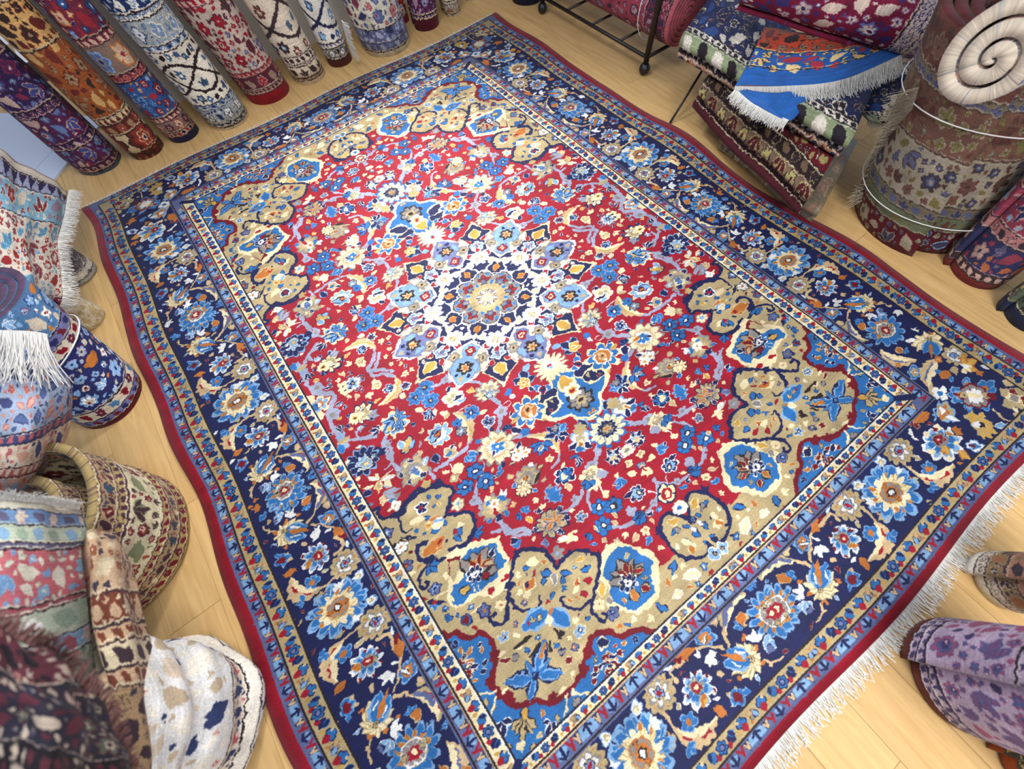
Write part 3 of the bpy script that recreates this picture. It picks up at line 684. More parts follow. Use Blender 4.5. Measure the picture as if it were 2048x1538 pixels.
['q','poly',[[.835,1.193],[.767,1.149],[.72,1.172],[.659,1.21],[.669,1.25],[.668,1.305],[.688,1.323],[.709,1.313],[.728,1.335],[.764,1.336],[.803,1.334],[.848,1.319],[.883,1.33],[.911,1.315],[.907,1.276],[.881,1.244],[.838,1.241],[.816,1.213]],'B'],
['q','poly',[[.846,1.12],[.797,1.147],[.81,1.182],[.835,1.193],[.858,1.219],[.874,1.191]],'D'],
['q','poly',[[.845,1.134],[.813,1.159],[.832,1.196],[.873,1.229],[.872,1.193]],'T'],
['q','leaf',[[.795,1.37],[.753,1.361]],.6,'CR',0,0],
['q','leaf',[[.725,1.366],[.681,1.356]],.6,'CR',0,0],
['q','lobes',[[.791,1.261],[.691,1.191]],'KG',5,1.15,.34],
['q','lobes',[[.786,1.261],[.73,1.197]],'TOD',3,.6,.3],
['q','flower',[[.792,1.263],[.749,1.263]],8,'WNWN',[1,.85,.45,.15],.5,1],
['q','leaf',[[.83,1.287],[.882,1.293]],.5,'KTY',0,0],
['q','leaf',[[.784,1.301],[.74,1.296]],.5,'KRD',0,0],
['q','leaf',[[.809,1.301],[.822,1.332]],.5,'CB',0,0],
['q','leaf',[[.709,1.243],[.672,1.223]],.5,'WN',0,0],
['q','leaf',[[.743,1.248],[.709,1.279]],.4,'DT',0,0],
['q','poly',[[.275,1.555],[.313,1.536],[.361,1.559],[.415,1.608],[.439,1.649],[.467,1.692],[.452,1.745],[.418,1.791],[.385,1.835],[.334,1.843],[.281,1.835],[.235,1.773],[.2,1.721],[.197,1.679],[.241,1.617]],'C'],
['q','poly',[[.289,1.576],[.352,1.582],[.401,1.624],[.399,1.665],[.433,1.72],[.415,1.775],[.387,1.812],[.338,1.815],[.287,1.817],[.261,1.757],[.219,1.714],[.233,1.675],[.249,1.625]],'B'],
['q','poly',[[.416,1.618],[.463,1.656],[.456,1.722],[.43,1.729],[.415,1.674]],'T'],
['q','leaf',[[.419,1.643],[.45,1.689]],.4,'CY',0,0],
['q','leaf',[[.437,1.703],[.436,1.736]],.5,'CG',0,0],
['q','lobes',[[.333,1.708],[.315,1.609]],'KG',5,1.25,.34],
['q','lobes',[[.33,1.699],[.308,1.643]],'TD',3,.7,.3],
['q','flower',[[.343,1.717],[.385,1.717]],8,'WNWN',[1,.85,.45,.15],.5,1],
['q','leaf',[[.349,1.743],[.36,1.799]],.5,'KTO',0,0],
['q','leaf',[[.316,1.757],[.294,1.798]],.5,'KTD',0,0],
['q','leaf',[[.263,1.718],[.301,1.703]],.5,'KTR',0,0],
['q','stroke',[[.915,.765],[.869,.76],[.816,.749],[.759,.764],[.718,.789]],'N',.018,0],
['q','stroke',[[.913,.772],[.931,.808],[.933,.852],[.926,.878],[.903,.877]],'N',.014,.5],
['q','stroke',[[.755,.928],[.775,.937],[.807,.924]],'N',.013,.4],
['q','stroke',[[.68,1.05],[.697,1.089],[.741,1.118],[.786,1.111]],'N',.018,0],
['q','stroke',[[.882,.984],[.903,.969],[.931,.989],[.936,1.03],[.913,1.077],[.878,1.1],[.859,1.108]],'N',.018,0],
['q','stroke',[[.913,1.077],[.946,1.09],[.973,1.109],[.984,1.143],[.973,1.165],[.955,1.155],[.96,1.139]],'N',.013,0],
['q','lobes',[[.913,.79],[.908,.742]],'N',3,1,.3],
['q','lobes',[[.911,1.073],[.892,1.034]],'N',5,1.2,.3],
['q','lobes',[[.705,1.105],[.671,1.133]],'NB',3,.8,.35],
['q','lobes',[[.824,.747],[.845,.722]],'N',3,1,.35],
['q','lobes',[[.722,.779],[.71,.747]],'N',3,1,.4],
['q','leaf',[[.823,.82],[.788,.817]],.42,'NG',0,0],
['q','leaf',[[.782,.816],[.776,.785]],.42,'NB',0,0],
['q','leaf',[[.76,.83],[.732,.825]],.42,'NB',0,0],
['q','leaf',[[.788,.866],[.778,.844]],.42,'NB',0,0],
['q','leaf',[[.758,.844],[.764,.877]],.42,'CY',0,0],
['q','leaf',[[.85,.874],[.813,.886]],.42,'NB',0,0],
['q','leaf',[[.849,.913],[.783,.916]],.42,'SO',0,0],
['q','leaf',[[.818,.918],[.779,.946]],.42,'WL',0,0],
['q','leaf',[[.852,.959],[.805,.969]],.42,'NB',0,0],
['q','leaf',[[.841,.946],[.781,.95]],.42,'WC',0,0],
['q','leaf',[[.782,.98],[.779,.946]],.42,'NB',0,0],
['q','leaf',[[.755,1.013],[.716,1.033]],.42,'CC',0,0],
['q','leaf',[[.757,1.017],[.744,1.067]],.42,'NB',0,0],
['q','leaf',[[.777,1.047],[.767,1.093]],.42,'NB',0,0],
['q','leaf',[[.768,1.019],[.767,1.056]],.42,'NG',0,0],
['q','leaf',[[.923,1.032],[.806,1.018]],.42,'SO',0,0],
['q','leaf',[[.836,.875],[.903,.846]],.42,'SC',0,0],
['q','leaf',[[.847,1.026],[.823,1.025]],.42,'DR',0,0],
['q','leaf',[[.822,1.051],[.805,1.037]],.42,'NN',0,0],
['q','leaf',[[.863,1.051],[.832,1.053]],.42,'CO',0,0],
['q','flower',[[.828,.821],[.794,.821]],5,'WNNR',[1,.75,.4,.3],.3,1],
['q','flower',[[.838,.92],[.819,.92]],5,'CYOO',[1,.84,.42,.2],.3,1],
['q','flower',[[.764,1.032],[.751,1.032]],5,'RRRR',[1,.84,.42,.2],.3,1],
['q','flower',[[.974,.922],[.936,.922]],6,'KWWO',[1,.84,.42,.2],.3,1],
['q','flower',[[.992,.82],[.963,.82]],5,'NMLW',[1,.84,.42,.2],.3,1],
['q','flower',[[.99,1.018],[.959,1.018]],5,'NMDO',[1,.84,.42,.2],.3,1],
['q','flower',[[.943,1.197],[.913,1.197]],5,'NMLN',[1,.84,.42,.2],.3,1],
['q','flower',[[.836,1.413],[.805,1.413]],5,'NMMO',[1,.84,.42,.2],.3,1],
['q','lobes',[[.961,1.242],[.983,1.278]],'LB',3,.7,.4],
['q','leaf',[[.962,1.246],[.994,1.22]],.3,'N',0,0],
['q','leaf',[[.961,1.242],[.936,1.281]],.3,'N',0,0],
['q','leaf',[[.98,1.245],[.953,1.245]],.5,'RR',0,0],
['q','lobes',[[.915,1.092],[.902,1.14]],'NB',3,1,.4],
['q','lobes',[[.946,1.332],[.974,1.344]],'NB',4,1.2,.4],
['q','lobes',[[.895,1.383],[.922,1.401]],'NB',3,1,.4],
['q','leaf',[[.911,1.397],[.884,1.388]],.4,'RR',0,0],
['q','leaf',[[.961,1.064],[.941,1.06]],.5,'OO',0,0],
['q','leaf',[[.88,1.168],[.888,1.194]],.6,'CC',0,0],
['q','leaf',[[.942,.893],[.919,.922]],.3,'KN',0,0],
['q','leaf',[[.956,.964],[.947,.984]],.4,'KD',0,0],
['q','stroke',[[.952,1.234],[.915,1.239],[.893,1.25]],'C',.006,0],
['q','stroke',[[.879,1.387],[.833,1.385]],'C',.006,0],
['q','stroke',[[.955,.88],[.904,.931]],'N',.007,0],
['q','stroke',[[.625,1.311],[.666,1.352],[.716,1.407],[.745,1.445],[.782,1.496],[.802,1.504]],'N',.016,0],
['q','stroke',[[.804,1.507],[.831,1.482],[.832,1.45],[.811,1.454]],'N',.012,0],
['q','stroke',[[.735,1.444],[.727,1.504],[.691,1.541],[.65,1.541],[.64,1.518]],'N',.014,.3],
['q','stroke',[[.368,1.561],[.408,1.608],[.482,1.671],[.517,1.712]],'N',.016,0],
['q','stroke',[[.514,1.714],[.508,1.76],[.481,1.759],[.486,1.739]],'N',.012,0],
['q','stroke',[[.485,1.668],[.541,1.665],[.576,1.628],[.583,1.586],[.566,1.585]],'N',.014,.3],
['q','leaf',[[.673,1.467],[.615,1.443]],.42,'CO',0,0],
['q','leaf',[[.658,1.459],[.642,1.435]],.42,'RN',0,0],
['q','leaf',[[.688,1.475],[.649,1.478]],.42,'CC',0,0],
['q','leaf',[[.633,1.382],[.605,1.396]],.42,'NB',0,0],
['q','leaf',[[.639,1.399],[.63,1.418]],.42,'NG',0,0],
['q','leaf',[[.609,1.369],[.561,1.401]],.42,'CC',0,0],
['q','leaf',[[.587,1.44],[.55,1.479]],.42,'NB',0,0],
['q','leaf',[[.587,1.463],[.601,1.499]],.42,'NB',0,0],
['q','leaf',[[.525,1.496],[.489,1.535]],.42,'NB',0,0],
['q','leaf',[[.522,1.521],[.544,1.545]],.42,'NB',0,0],
['q','leaf',[[.479,1.521],[.456,1.519]],.42,'NL',0,0],
['q','leaf',[[.46,1.555],[.413,1.564]],.42,'NB',0,0],
['q','leaf',[[.446,1.506],[.41,1.516]],.42,'CY',0,0],
['q','leaf',[[.509,1.593],[.482,1.563]],.42,'CO',0,0],
['q','leaf',[[.531,1.594],[.492,1.598]],.42,'CC',0,0],
['q','leaf',[[.492,1.576],[.487,1.591]],.42,'RR',0,0],
['q','leaf',[[.547,1.482],[.572,1.525]],.42,'WG',0,0],
['q','leaf',[[.588,1.533],[.606,1.559]],.42,'NB',0,0],
['q','leaf',[[.638,1.583],[.766,1.572]],.42,'LB',0,0],
['q','leaf',[[.631,1.589],[.61,1.69]],.42,'LB',0,0],
['q','leaf',[[.627,1.583],[.648,1.606]],.42,'GO',0,0],
['q','leaf',[[.646,1.602],[.673,1.634]],.42,'WC',0,0],
['q','leaf',[[.627,1.331],[.616,1.363]],.42,'TT',0,0],
['q','leaf',[[.733,1.56],[.732,1.581]],.42,'RR',0,0],
['q','leaf',[[.567,1.688],[.552,1.681]],.42,'GD',0,0],
['q','leaf',[[.646,1.698],[.648,1.672]],.42,'KK',0,0],
['q','leaf',[[.75,1.616],[.777,1.611]],.42,'KK',0,0],
['q','lobes',[[.626,1.314],[.598,1.31]],'N',3,1,.4],
['q','lobes',[[.371,1.543],[.353,1.534]],'N',3,1,.4],
['q','lobes',[[.702,1.392],[.722,1.423]],'N',3,.9,.35],
['q','flower',[[.836,1.41],[.809,1.41]],5,'NMMO',[1,.84,.42,.2],.3,1],
['q','flower',[[.453,1.763],[.425,1.763]],5,'NMNL',[1,.84,.42,.2],.3,1],
['q','flower',[[.776,1.438],[.753,1.438]],4,'CCCO',[1,.84,.42,.2],.3,1],
['q','flower',[[.475,1.704],[.451,1.704]],4,'CCCO',[1,.84,.42,.2],.3,1],
['q','leaf',[[.913,1.417],[.9,1.368]],.5,'NBD',0,0],
['q','flower',[[.827,1.546],[.801,1.546]],5,'CLNW',[1,.84,.42,.2],.4,1],
['q','flower',[[.588,1.729],[.562,1.729]],5,'CLNW',[1,.84,.42,.2],.4,1],
['q','stroke',[[.083,1.611],[.119,1.649],[.132,1.707],[.133,1.757],[.113,1.8],[.063,1.838],[.019,1.837],[.016,1.81]],'N',.016,0],
['q','leaf',[[.067,1.758],[.066,1.738]],.42,'NN',0,0],
['q','leaf',[[.067,1.767],[.056,1.803]],.42,'CC',0,0],
['q','leaf',[[.067,1.767],[.087,1.732]],.42,'CC',0,0],
['q','leaf',[[.067,1.767],[.086,1.808]],.42,'CO',0,0],
['q','leaf',[[.079,1.642],[.032,1.669]],.42,'CY',0,0],
['q','leaf',[[.09,1.677],[.053,1.703]],.42,'NG',0,0],
['q','leaf',[[.102,1.692],[.076,1.681]],.42,'NB',0,0],
['q','leaf',[[.044,1.693],[.02,1.715]],.42,'NB',0,0],
['q','leaf',[[.024,1.729],[.022,1.775]],.42,'NB',0,0],
['q','leaf',[[.02,1.718],[.017,1.75]],.42,'GW',0,0],
['q','leaf',[[.01,1.796],[.033,1.808]],.42,'NB',0,0],
['q','flower',[[.02,1.864],[.049,1.864]],4,'WLKT',[1,.84,.42,.2],.3,1],
['q','flower',[[0,1.705],[.016,1.705]],4,'NNLN',[1,.84,.42,.2],.3,1],
['q','lobes',[[.119,1.65],[.125,1.616]],'N',3,1,.4],
['q','stroke',[[.489,.303],[.425,.32],[.365,.373],[.307,.445],[.296,.512]],'P',.016,0],
['q','stroke',[[.305,.564],[.296,.617],[.314,.664],[.349,.709],[.385,.743]],'P',.02,0],
['q','stroke',[[.498,.687],[.532,.709],[.614,.713],[.697,.705]],'P',.017,0],
['q','stroke',[[.352,.818],[.306,.838],[.267,.872]],'P',.017,0],
['q','stroke',[[.06,1.108],[.105,1.187],[.153,1.214]],'P',.017,0],
['q','stroke',[[.231,1.034],[.244,1.064],[.275,1.08],[.297,1.082]],'P',.013,0],
['q','stroke',[[.79,.425],[.827,.537],[.815,.599]],'P',.017,0],
['q','stroke',[[.726,.681],[.718,.713],[.717,.736]],'P',.016,0],
['q','stroke',[[.825,.539],[.868,.537]],'P',.012,0],
['q','stroke',[[.511,.831],[.547,.878],[.593,.914],[.616,.957],[.632,1.033]],'P',.014,0],
['q','stroke',[[.6,1.124],[.594,1.171],[.585,1.216],[.546,1.236],[.521,1.276]],'P',.022,0],
['q','stroke',[[.649,1.154],[.612,1.177],[.591,1.226],[.529,1.282]],'P',.014,0],
['q','stroke',[[.372,1.306],[.331,1.305],[.307,1.292]],'P',.016,0],
['q','stroke',[[.063,1.116],[.11,1.173],[.142,1.208]],'P',.017,0],
['q','stroke',[[.253,1.277],[.288,1.302],[.353,1.307]],'P',.016,0],
['q','stroke',[[.233,1.296],[.264,1.334],[.279,1.378]],'P',.014,0],
['q','stroke',[[-.005,1.455],[.022,1.508],[.064,1.535],[.112,1.546]],'P',.016,0],
['q','stroke',[[.26,1.493],[.21,1.532],[.166,1.541]],'P',.016,0],
['q','stroke',[[.952,.315],[.96,.176],[.959,.078],[.887,-.009],[.939,-.072],[.971,-.172],[.962,-.222]],'P',.016,0],
['q','stroke',[[.93,.287],[.885,.322],[.832,.358]],'P',.016,0],
['q','stroke',[[.604,-.072],[.636,-.03],[.694,.02],[.642,.061],[.611,.113]],'P',.019,0],
['q','stroke',[[.827,.586],[.83,.509],[.825,.428],[.795,.392]],'P',.019,0],
['q','stroke',[[.891,.268],[.892,.317],[.837,.331]],'P',.013,0],
['q','stroke',[[.487,.509],[.434,.514],[.404,.52]],'W',.005,0],
['q','stroke',[[.88,.571],[.845,.559]],'W',.005,0],
['q','stroke',[[.557,.03],[.526,.034]],'W',.005,0],
['q','stroke',[[.185,1.283],[.193,1.364]],'W',.005,0],
['q','stroke',[[.633,.727],[.632,.834]],'W',.005,0],
['q','stroke',[[.923,.643],[.923,.691]],'W',.005,0],
['q','stroke',[[.071,.911],[.078,.965],[.086,.995]],'W',.005,0],
['q','stroke',[[.405,.704],[.42,.738]],'W',.005,0],
['q','stroke',[[.048,1.478],[.015,1.524]],'W',.005,0],
['q','stroke',[[.026,1.281],[.042,1.266]],'W',.005,0],
['q','flower',[[.313,.658],[.279,.658]],5,'PPGG',[1,.84,.42,.2],.3,1],
['q','flower',[[.303,1.288],[.28,1.288]],5,'PPGG',[1,.84,.42,.2],.3,1],
['q','flower',[[.066,1.533],[.048,1.533]],5,'PPGG',[1,.84,.42,.2],.3,1],
['q','flower',[[.635,.965],[.608,.965]],5,'PPGG',[1,.84,.42,.2],.3,1],
['q','flower',[[.162,1.212],[.128,1.212]],5,'PPGG',[1,.84,.42,.2],.3,1],
['q','flower',[[.939,.089],[.903,.089]],5,'PPGG',[1,.84,.42,.2],.3,1],
['q','flower',[[.937,.103],[.902,.103]],5,'PPGG',[1,.84,.42,.2],.3,1],
['q','flower',[[.419,.31],[.391,.31]],5,'PPGG',[1,.84,.42,.2],.3,1],
['q','flower',[[.806,.437],[.781,.437]],5,'PPGG',[1,.84,.42,.2],.3,1],
['q','poly',[[0,.651],[.028,.657],[.051,.675],[.068,.698],[.08,.723],[.089,.744],[.11,.753],[.134,.764],[.158,.781],[.175,.805],[.182,.832],[.175,.86],[.158,.884],[.134,.901],[.11,.912],[.089,.921],[.08,.942],[.068,.966],[.051,.99],[.028,1.007],[0,1.014],[-.028,1.007],[-.051,.99],[-.068,.966],[-.08,.942],[-.089,.921],[-.11,.912],[-.134,.901],[-.158,.884],[-.175,.86],[-.182,.832],[-.175,.805],[-.158,.781],[-.134,.764],[-.11,.753],[-.089,.744],[-.08,.723],[-.068,.698],[-.051,.675],[-.028,.657]],'C'],
['q','poly',[[0,.676],[.024,.682],[.044,.697],[.059,.717],[.069,.738],[.076,.756],[.094,.764],[.115,.774],[.136,.788],[.151,.808],[.156,.832],[.151,.856],[.136,.876],[.115,.891],[.094,.901],[.076,.909],[.069,.927],[.059,.948],[.044,.968],[.024,.983],[0,.989],[-.024,.983],[-.044,.968],[-.059,.948],[-.069,.927],[-.076,.909],[-.094,.901],[-.115,.891],[-.136,.876],[-.151,.856],[-.156,.832],[-.151,.808],[-.136,.788],[-.115,.774],[-.094,.764],[-.076,.756],[-.069,.738],[-.059,.717],[-.044,.697],[-.024,.682]],'B'],
['q','leaf',[[.05,.732],[.17,.772]],.5,'CN',0,0],
['q','leaf',[[.07,.772],[.17,.832]],.5,'CN',0,0],
['q','leaf',[[.05,.732],[.17,.772]],.5,'CN',0,0],
['q','leaf',[[.07,.772],[.17,.832]],.5,'CN',0,0],
['q','leaf',[[0,.812],[0,.692]],.5,'CY',0,0],
['q','flower',[[0,.872],[.07,.872]],8,'KGTK',[1,.8,.45,.2],.3,1],
['q','flower',[[0,.802],[.045,.802]],6,'WCYR',[1,.8,.45,.25],.3,1],
['q','leaf',[[.07,.962],[.07,1.032]],.5,'LN',0,0],
['q','leaf',[[.07,.962],[.07,1.032]],.5,'LN',0,0],
['q','flower',[[0,.614],[.088,.614]],16,'GCCT',[1,.92,.6,.25],.4,1],
['q','palm',[[0,.583],[0,.64]],7,'CWLR',[1,.8,.6,.4],1,.28],
['q','flower',[[0,1.104],[.096,1.104]],12,'BCNG',[1.08,.9,.5,.32],.3,1],
['q','flower',[[0,1.104],[.033,1.104]],6,'KGTO',[1,.8,.5,.3],.3,1],
['q','palm',[[0,1.384],[0,1.347]],9,'NLGCY',[1,.86,.62,.4,.2],1.15,.28],
['q','flower',[[0,1.263],[.03,1.263]],5,'WCGG',[1,.84,.42,.2],.3,1],
['q','flower',[[0,1.542],[.047,1.542]],4,'NCRC',[1,.85,.55,.25],.15,1],
['q','flower',[[0,1.627],[.032,1.627]],5,'CWLB',[1,.9,.4,.3],.3,1],
['q','flower',[[.366,.436],[.365,.436]],3,'RRRR',[1,.84,.42,.2],.3,1],
['q','palm',[[.305,.564],[.297,.466]],11,'GCTCK',[1.25,1.05,.7,.45,.2],1.2,.28],
['q','flower',[[.307,.539],[.284,.539]],5,'KLWY',[1,.84,.42,.2],.3,1],
['q','leaf',[[.302,.522],[.333,.476]],.2,'LG',0,0],
['q','leaf',[[.302,.522],[.258,.495]],.2,'LG',0,0],
['q','leaf',[[.302,.522],[.254,.553]],.2,'LG',0,0],
['q','lobes',[[.146,.596],[.107,.534]],'LNN',3,1.15,.5],
['q','flower',[[.149,.601],[.114,.601]],5,'CYCO',[1,.84,.42,.2],.3,1],
['q','leaf',[[.106,.55],[.067,.517]],.4,'LL',0,0],
['q','leaf',[[.111,.699],[.117,.647]],.5,'LB',0,0],
['q','leaf',[[.107,.702],[.061,.709]],.5,'LB',0,0],
['q','leaf',[[.123,.717],[.084,.679]],.5,'WRN',0,0],
['q','leaf',[[.139,.672],[.141,.632]],.4,'WN',0,0],
['q','flower',[[.216,.748],[.132,.713]],8,'CBWO',[1,.84,.55,.42],.42,.8],
['q','flower',[[.214,.742],[.184,.742]],5,'OSOK',[1,.84,.42,.2],.3,1],
['q','leaf',[[.228,.775],[.203,.771]],.6,'WC',0,0],
['q','leaf',[[.311,.744],[.265,.739]],.3,'CY',0,0],
['q','leaf',[[.198,.839],[.173,.842]],.3,'CY',0,0],
['q','leaf',[[.296,.71],[.272,.698]],.5,'WN',0,0],
['q','leaf',[[.286,.641],[.247,.649]],.5,'WR',0,0],
['q','leaf',[[.24,.611],[.22,.57]],.5,'BB',0,0],
['q','leaf',[[.242,.624],[.213,.622]],.5,'WW',0,0],
['q','palm',[[.467,.484],[.422,.376]],5,'WCTWN',[1,.85,.5,.3,.15],1,.28],
['q','leaf',[[.454,.452],[.39,.437]],.3,'WN',0,0],
['q','leaf',[[.446,.466],[.399,.473]],.4,'WL',0,0],
['q','leaf',[[.455,.384],[.424,.359]],.5,'WN',0,0],
['q','lobes',[[.365,.461],[.345,.435]],'CY',3,1,.4],
['q','sickle',[[.491,.501],[.429,.59],[.508,.691]],.05,'SCY'],
['q','flower',[[.419,.564],[.376,.564]],7,'LBNW',[1,.84,.42,.2],.3,1],
['q','flower',[[.501,.567],[.473,.567]],6,'BBBN',[1,.84,.42,.2],.3,1],
['q','flower',[[.508,.616],[.477,.616]],6,'NGLW',[1,.84,.42,.2],.3,1],
['q','leaf',[[.538,.454],[.501,.495]],.35,'CC',0,0],
['q','leaf',[[.539,.504],[.496,.486]],.3,'CT',0,0],
['q','leaf',[[.394,.595],[.355,.603]],.4,'CC',0,0],
['q','flower',[[.384,.661],[.347,.661]],5,'WMNL',[1,.84,.42,.2],.3,1],
['q','leaf',[[.398,.675],[.405,.704]],.5,'WL',0,0],
['q','palm',[[.661,.591],[.536,.528]],9,'CLWCO',[1,.88,.6,.35,.25],.9,.28],
['q','leaf',[[.651,.573],[.567,.527]],.3,'NL',0,0],
['q','leaf',[[.617,.558],[.578,.545]],.5,'NDO',0,0],
['q','palm',[[.631,.698],[.57,.655]],5,'WSTBB',[1,.85,.6,.4,.2],1,.28],
['q','leaf',[[.59,.663],[.555,.648]],.3,'WN',0,0],
['q','leaf',[[.662,.63],[.671,.687]],.5,'LN',0,0],
['q','leaf',[[.545,.731],[.508,.777]],.4,'WN',0,0],
['q','lobes',[[.546,.742],[.534,.793]],'LB',3,.8,.5],
['q','flower',[[.426,.805],[.333,.805]],10,'GCSW',[1.05,.92,.62,.42],.3,1],
['q','flower',[[.42,.804],[.385,.804]],6,'LBBC',[1,.84,.42,.2],.3,1],
['q','leaf',[[.459,.828],[.438,.802]],.4,'WN',0,0],
['q','leaf',[[.418,.779],[.369,.786]],.3,'CO',0,0],
['q','leaf',[[.488,.716],[.462,.726]],.5,'BB',0,0],
['q','lobes',[[.34,.765],[.334,.729]],'BN',3,1,.5],
['q','leaf',[[.391,.881],[.381,.905]],.6,'NN',0,0],
['q','leaf',[[.489,.775],[.507,.766]],.6,'NN',0,0],
['q','leaf',[[.445,.891],[.45,.917]],.6,'NN',0,0],
['q','leaf',[[.398,.724],[.389,.699]],.6,'NN',0,0],
['q','sickle',[[.292,.86],[.186,.935],[.237,1.049]],.04,'SCY'],
['q','lobes',[[.259,.94],[.303,.995]],'NB',5,1.35,.34],
['q','leaf',[[.295,.974],[.259,.94]],.3,'WG',0,0],
['q','lobes',[[.194,.949],[.117,.931]],'LB',3,.4,.3],
['q','lobes',[[.188,.948],[.202,.881]],'LN',3,.9,.35],
['q','lobes',[[.172,.957],[.187,1.015]],'WN',3,.8,.35],
['q','flower',[[.174,.917],[.152,.917]],5,'NGGL',[1,.84,.42,.2],.3,1],
['q','flower',[[.359,.893],[.33,.893]],7,'CWWY',[1,.9,.4,.3],.3,1],
['q','flower',[[.341,.926],[.313,.926]],7,'CWWY',[1,.9,.4,.3],.3,1],
['q','flower',[[.383,.918],[.355,.918]],7,'CWWY',[1,.9,.4,.3],.3,1],
['q','leaf',[[.354,.884],[.335,.852]],.5,'WN',0,0],
['q','leaf',[[.367,.935],[.371,.959]],.6,'WN',0,0],
['q','leaf',[[.397,.932],[.434,.923]],.25,'NT',0,0],
['q','leaf',[[.328,.77],[.292,.825]],.45,'WN',0,0],
['q','flower',[[.285,.831],[.262,.831]],5,'BBBB',[1,.84,.42,.2],.3,1],
['q','leaf',[[.263,.838],[.235,.837]],.3,'CC',0,0],
['q','palm',[[.165,1.125],[.083,.998]],7,'LWTCO',[1,.85,.55,.35,.2],.72,.28],
['q','flower',[[.095,1.008],[.06,1.008]],7,'TTTY',[1,.84,.42,.2],.3,1],
['q','leaf',[[.141,1.063],[.192,1.067]],.5,'WN',0,0],
['q','leaf',[[.121,1.084],[.104,1.132]],.5,'WN',0,0],
['q','leaf',[[.164,1.083],[.132,1.116]],.4,'BB',0,0],
['q','lobes',[[.174,1.115],[.215,1.129]],'NB',2,.6,.3],
['q','lobes',[[.177,1.127],[.2,1.172]],'WN',3,.4,.25],
['q','lobes',[[.061,1.247],[.067,1.192]],'WN',3,1.1,.4],
['q','lobes',[[.061,1.262],[.086,1.289]],'WN',3,1.1,.4],
['q','leaf',[[.073,1.256],[.06,1.221]],.4,'GL',0,0],
['q','palm',[[.46,1.067],[.342,1.017]],9,'GTGSC',[1.05,.85,.6,.42,.25],.95,.28],
['q','flower',[[.44,1.081],[.396,1.081]],10,'KCSC',[1,.86,.45,.25],.4,1],
['q','leaf',[[.415,1.052],[.396,1.03]],.5,'KO',0,0],
['q','leaf',[[.393,1.095],[.336,1.059]],.16,'KK',0,0],
['q','leaf',[[.453,1.001],[.457,.962]],.5,'GT',0,0],
['q','leaf',[[.361,1.101],[.336,1.12]],.5,'GT',0,0],
['q','leaf',[[.348,1.046],[.311,1.036]],.4,'KT',0,0],
['q','leaf',[[.367,1.006],[.342,.99]],.5,'WW',0,0],
['q','leaf',[[.465,1.049],[.463,1.018]],.5,'WB',0,0],
['q','leaf',[[.415,1.106],[.403,1.138]],.5,'WB',0,0],
['q','flower',[[.272,1.16],[.22,1.16]],6,'WNBC',[1,.9,.6,.35],.3,1],
['q','lobes',[[.266,1.159],[.229,1.142]],'NB',3,.8,.4],
['q','leaf',[[.289,1.196],[.294,1.244]],.5,'CS',0,0],
['q','leaf',[[.263,1.121],[.238,1.098]],.35,'CC',0,0],
['q','palm',[[.15,1.21],[.229,1.301]],9,'CCTCL',[1,.85,.6,.4,.2],1,.45],
['q','lobes',[[.218,1.263],[.247,1.29]],'NB',4,1.1,.5],
['q','leaf',[[.201,1.291],[.21,1.326]],.4,'CC',0,0],
['q','flower',[[.561,.838],[.516,.838]],6,'NBNW',[1,.9,.36,.16],.3,1],
['q','flower',[[.548,.919],[.503,.919]],6,'NBNW',[1,.9,.36,.16],.3,1],
['q','flower',[[.634,.876],[.589,.876]],6,'NBNW',[1,.9,.36,.16],.3,1],
['q','leaf',[[.474,.918],[.455,.895]],.5,'LB',0,0],
['q','leaf',[[.496,.93],[.464,.928]],.5,'LB',0,0],
['q','leaf',[[.517,.93],[.486,.94]],.4,'WN',0,0],
['q','leaf',[[.506,.9],[.49,.881]],.4,'CS',0,0],
['q','leaf',[[.538,.957],[.56,.988]],.35,'CS',0,0],
['q','leaf',[[.515,.953],[.509,.979]],.35,'CT',0,0],
['q','flower',[[.613,.772],[.581,.772]],4,'CCCW',[1,.84,.42,.2],.3,1],
['q','flower',[[.649,.802],[.626,.802]],4,'TTCC',[1,.84,.42,.2],.3,1],
['q','flower',[[.524,.28],[.476,.28]],7,'LBNT',[1,.9,.34,.16],.3,1],
['q','flower',[[.586,.298],[.539,.298]],7,'LBNT',[1,.9,.34,.16],.3,1],
['q','flower',[[.536,.363],[.489,.363]],7,'LBNT',[1,.9,.34,.16],.3,1],
['q','palm',[[.551,.412],[.611,.443]],5,'WNBLL',[1,.86,.62,.4,.2],1,.28],
['q','leaf',[[.62,.356],[.586,.394]],.4,'CC',0,0],
['q','leaf',[[.538,.417],[.562,.452]],.35,'CC',0,0],
['q','lobes',[[.566,.419],[.589,.471]],'WN',3,.4,.25],
['q','palm',[[.753,.713],[.789,.566]],8,'GTGCB',[1.1,.95,.6,.45,.2],1,.28],
['q','flower',[[.772,.642],[.751,.642]],6,'LMMB',[1,.84,.42,.2],.3,1],
['q','leaf',[[.772,.642],[.829,.618]],0,'N',0,0],
['q','flower',[[.829,.618],[.812,.618]],5,'WNNN',[1,.84,.42,.2],.3,1],
['q','leaf',[[.772,.642],[.808,.675]],0,'N',0,0],
['q','flower',[[.808,.675],[.792,.675]],5,'WNNN',[1,.84,.42,.2],.3,1],
['q','leaf',[[.772,.642],[.749,.685]],0,'N',0,0],
['q','flower',[[.749,.685],[.732,.685]],5,'WNNN',[1,.84,.42,.2],.3,1],
['q','leaf',[[.772,.642],[.765,.59]],0,'N',0,0],
['q','flower',[[.765,.59],[.748,.59]],5,'WNNN',[1,.84,.42,.2],.3,1],
['q','lobes',[[.73,.632],[.691,.635]],'WL',3,.4,.22],
['q','leaf',[[.787,.593],[.802,.592]],.6,'CC',0,0],
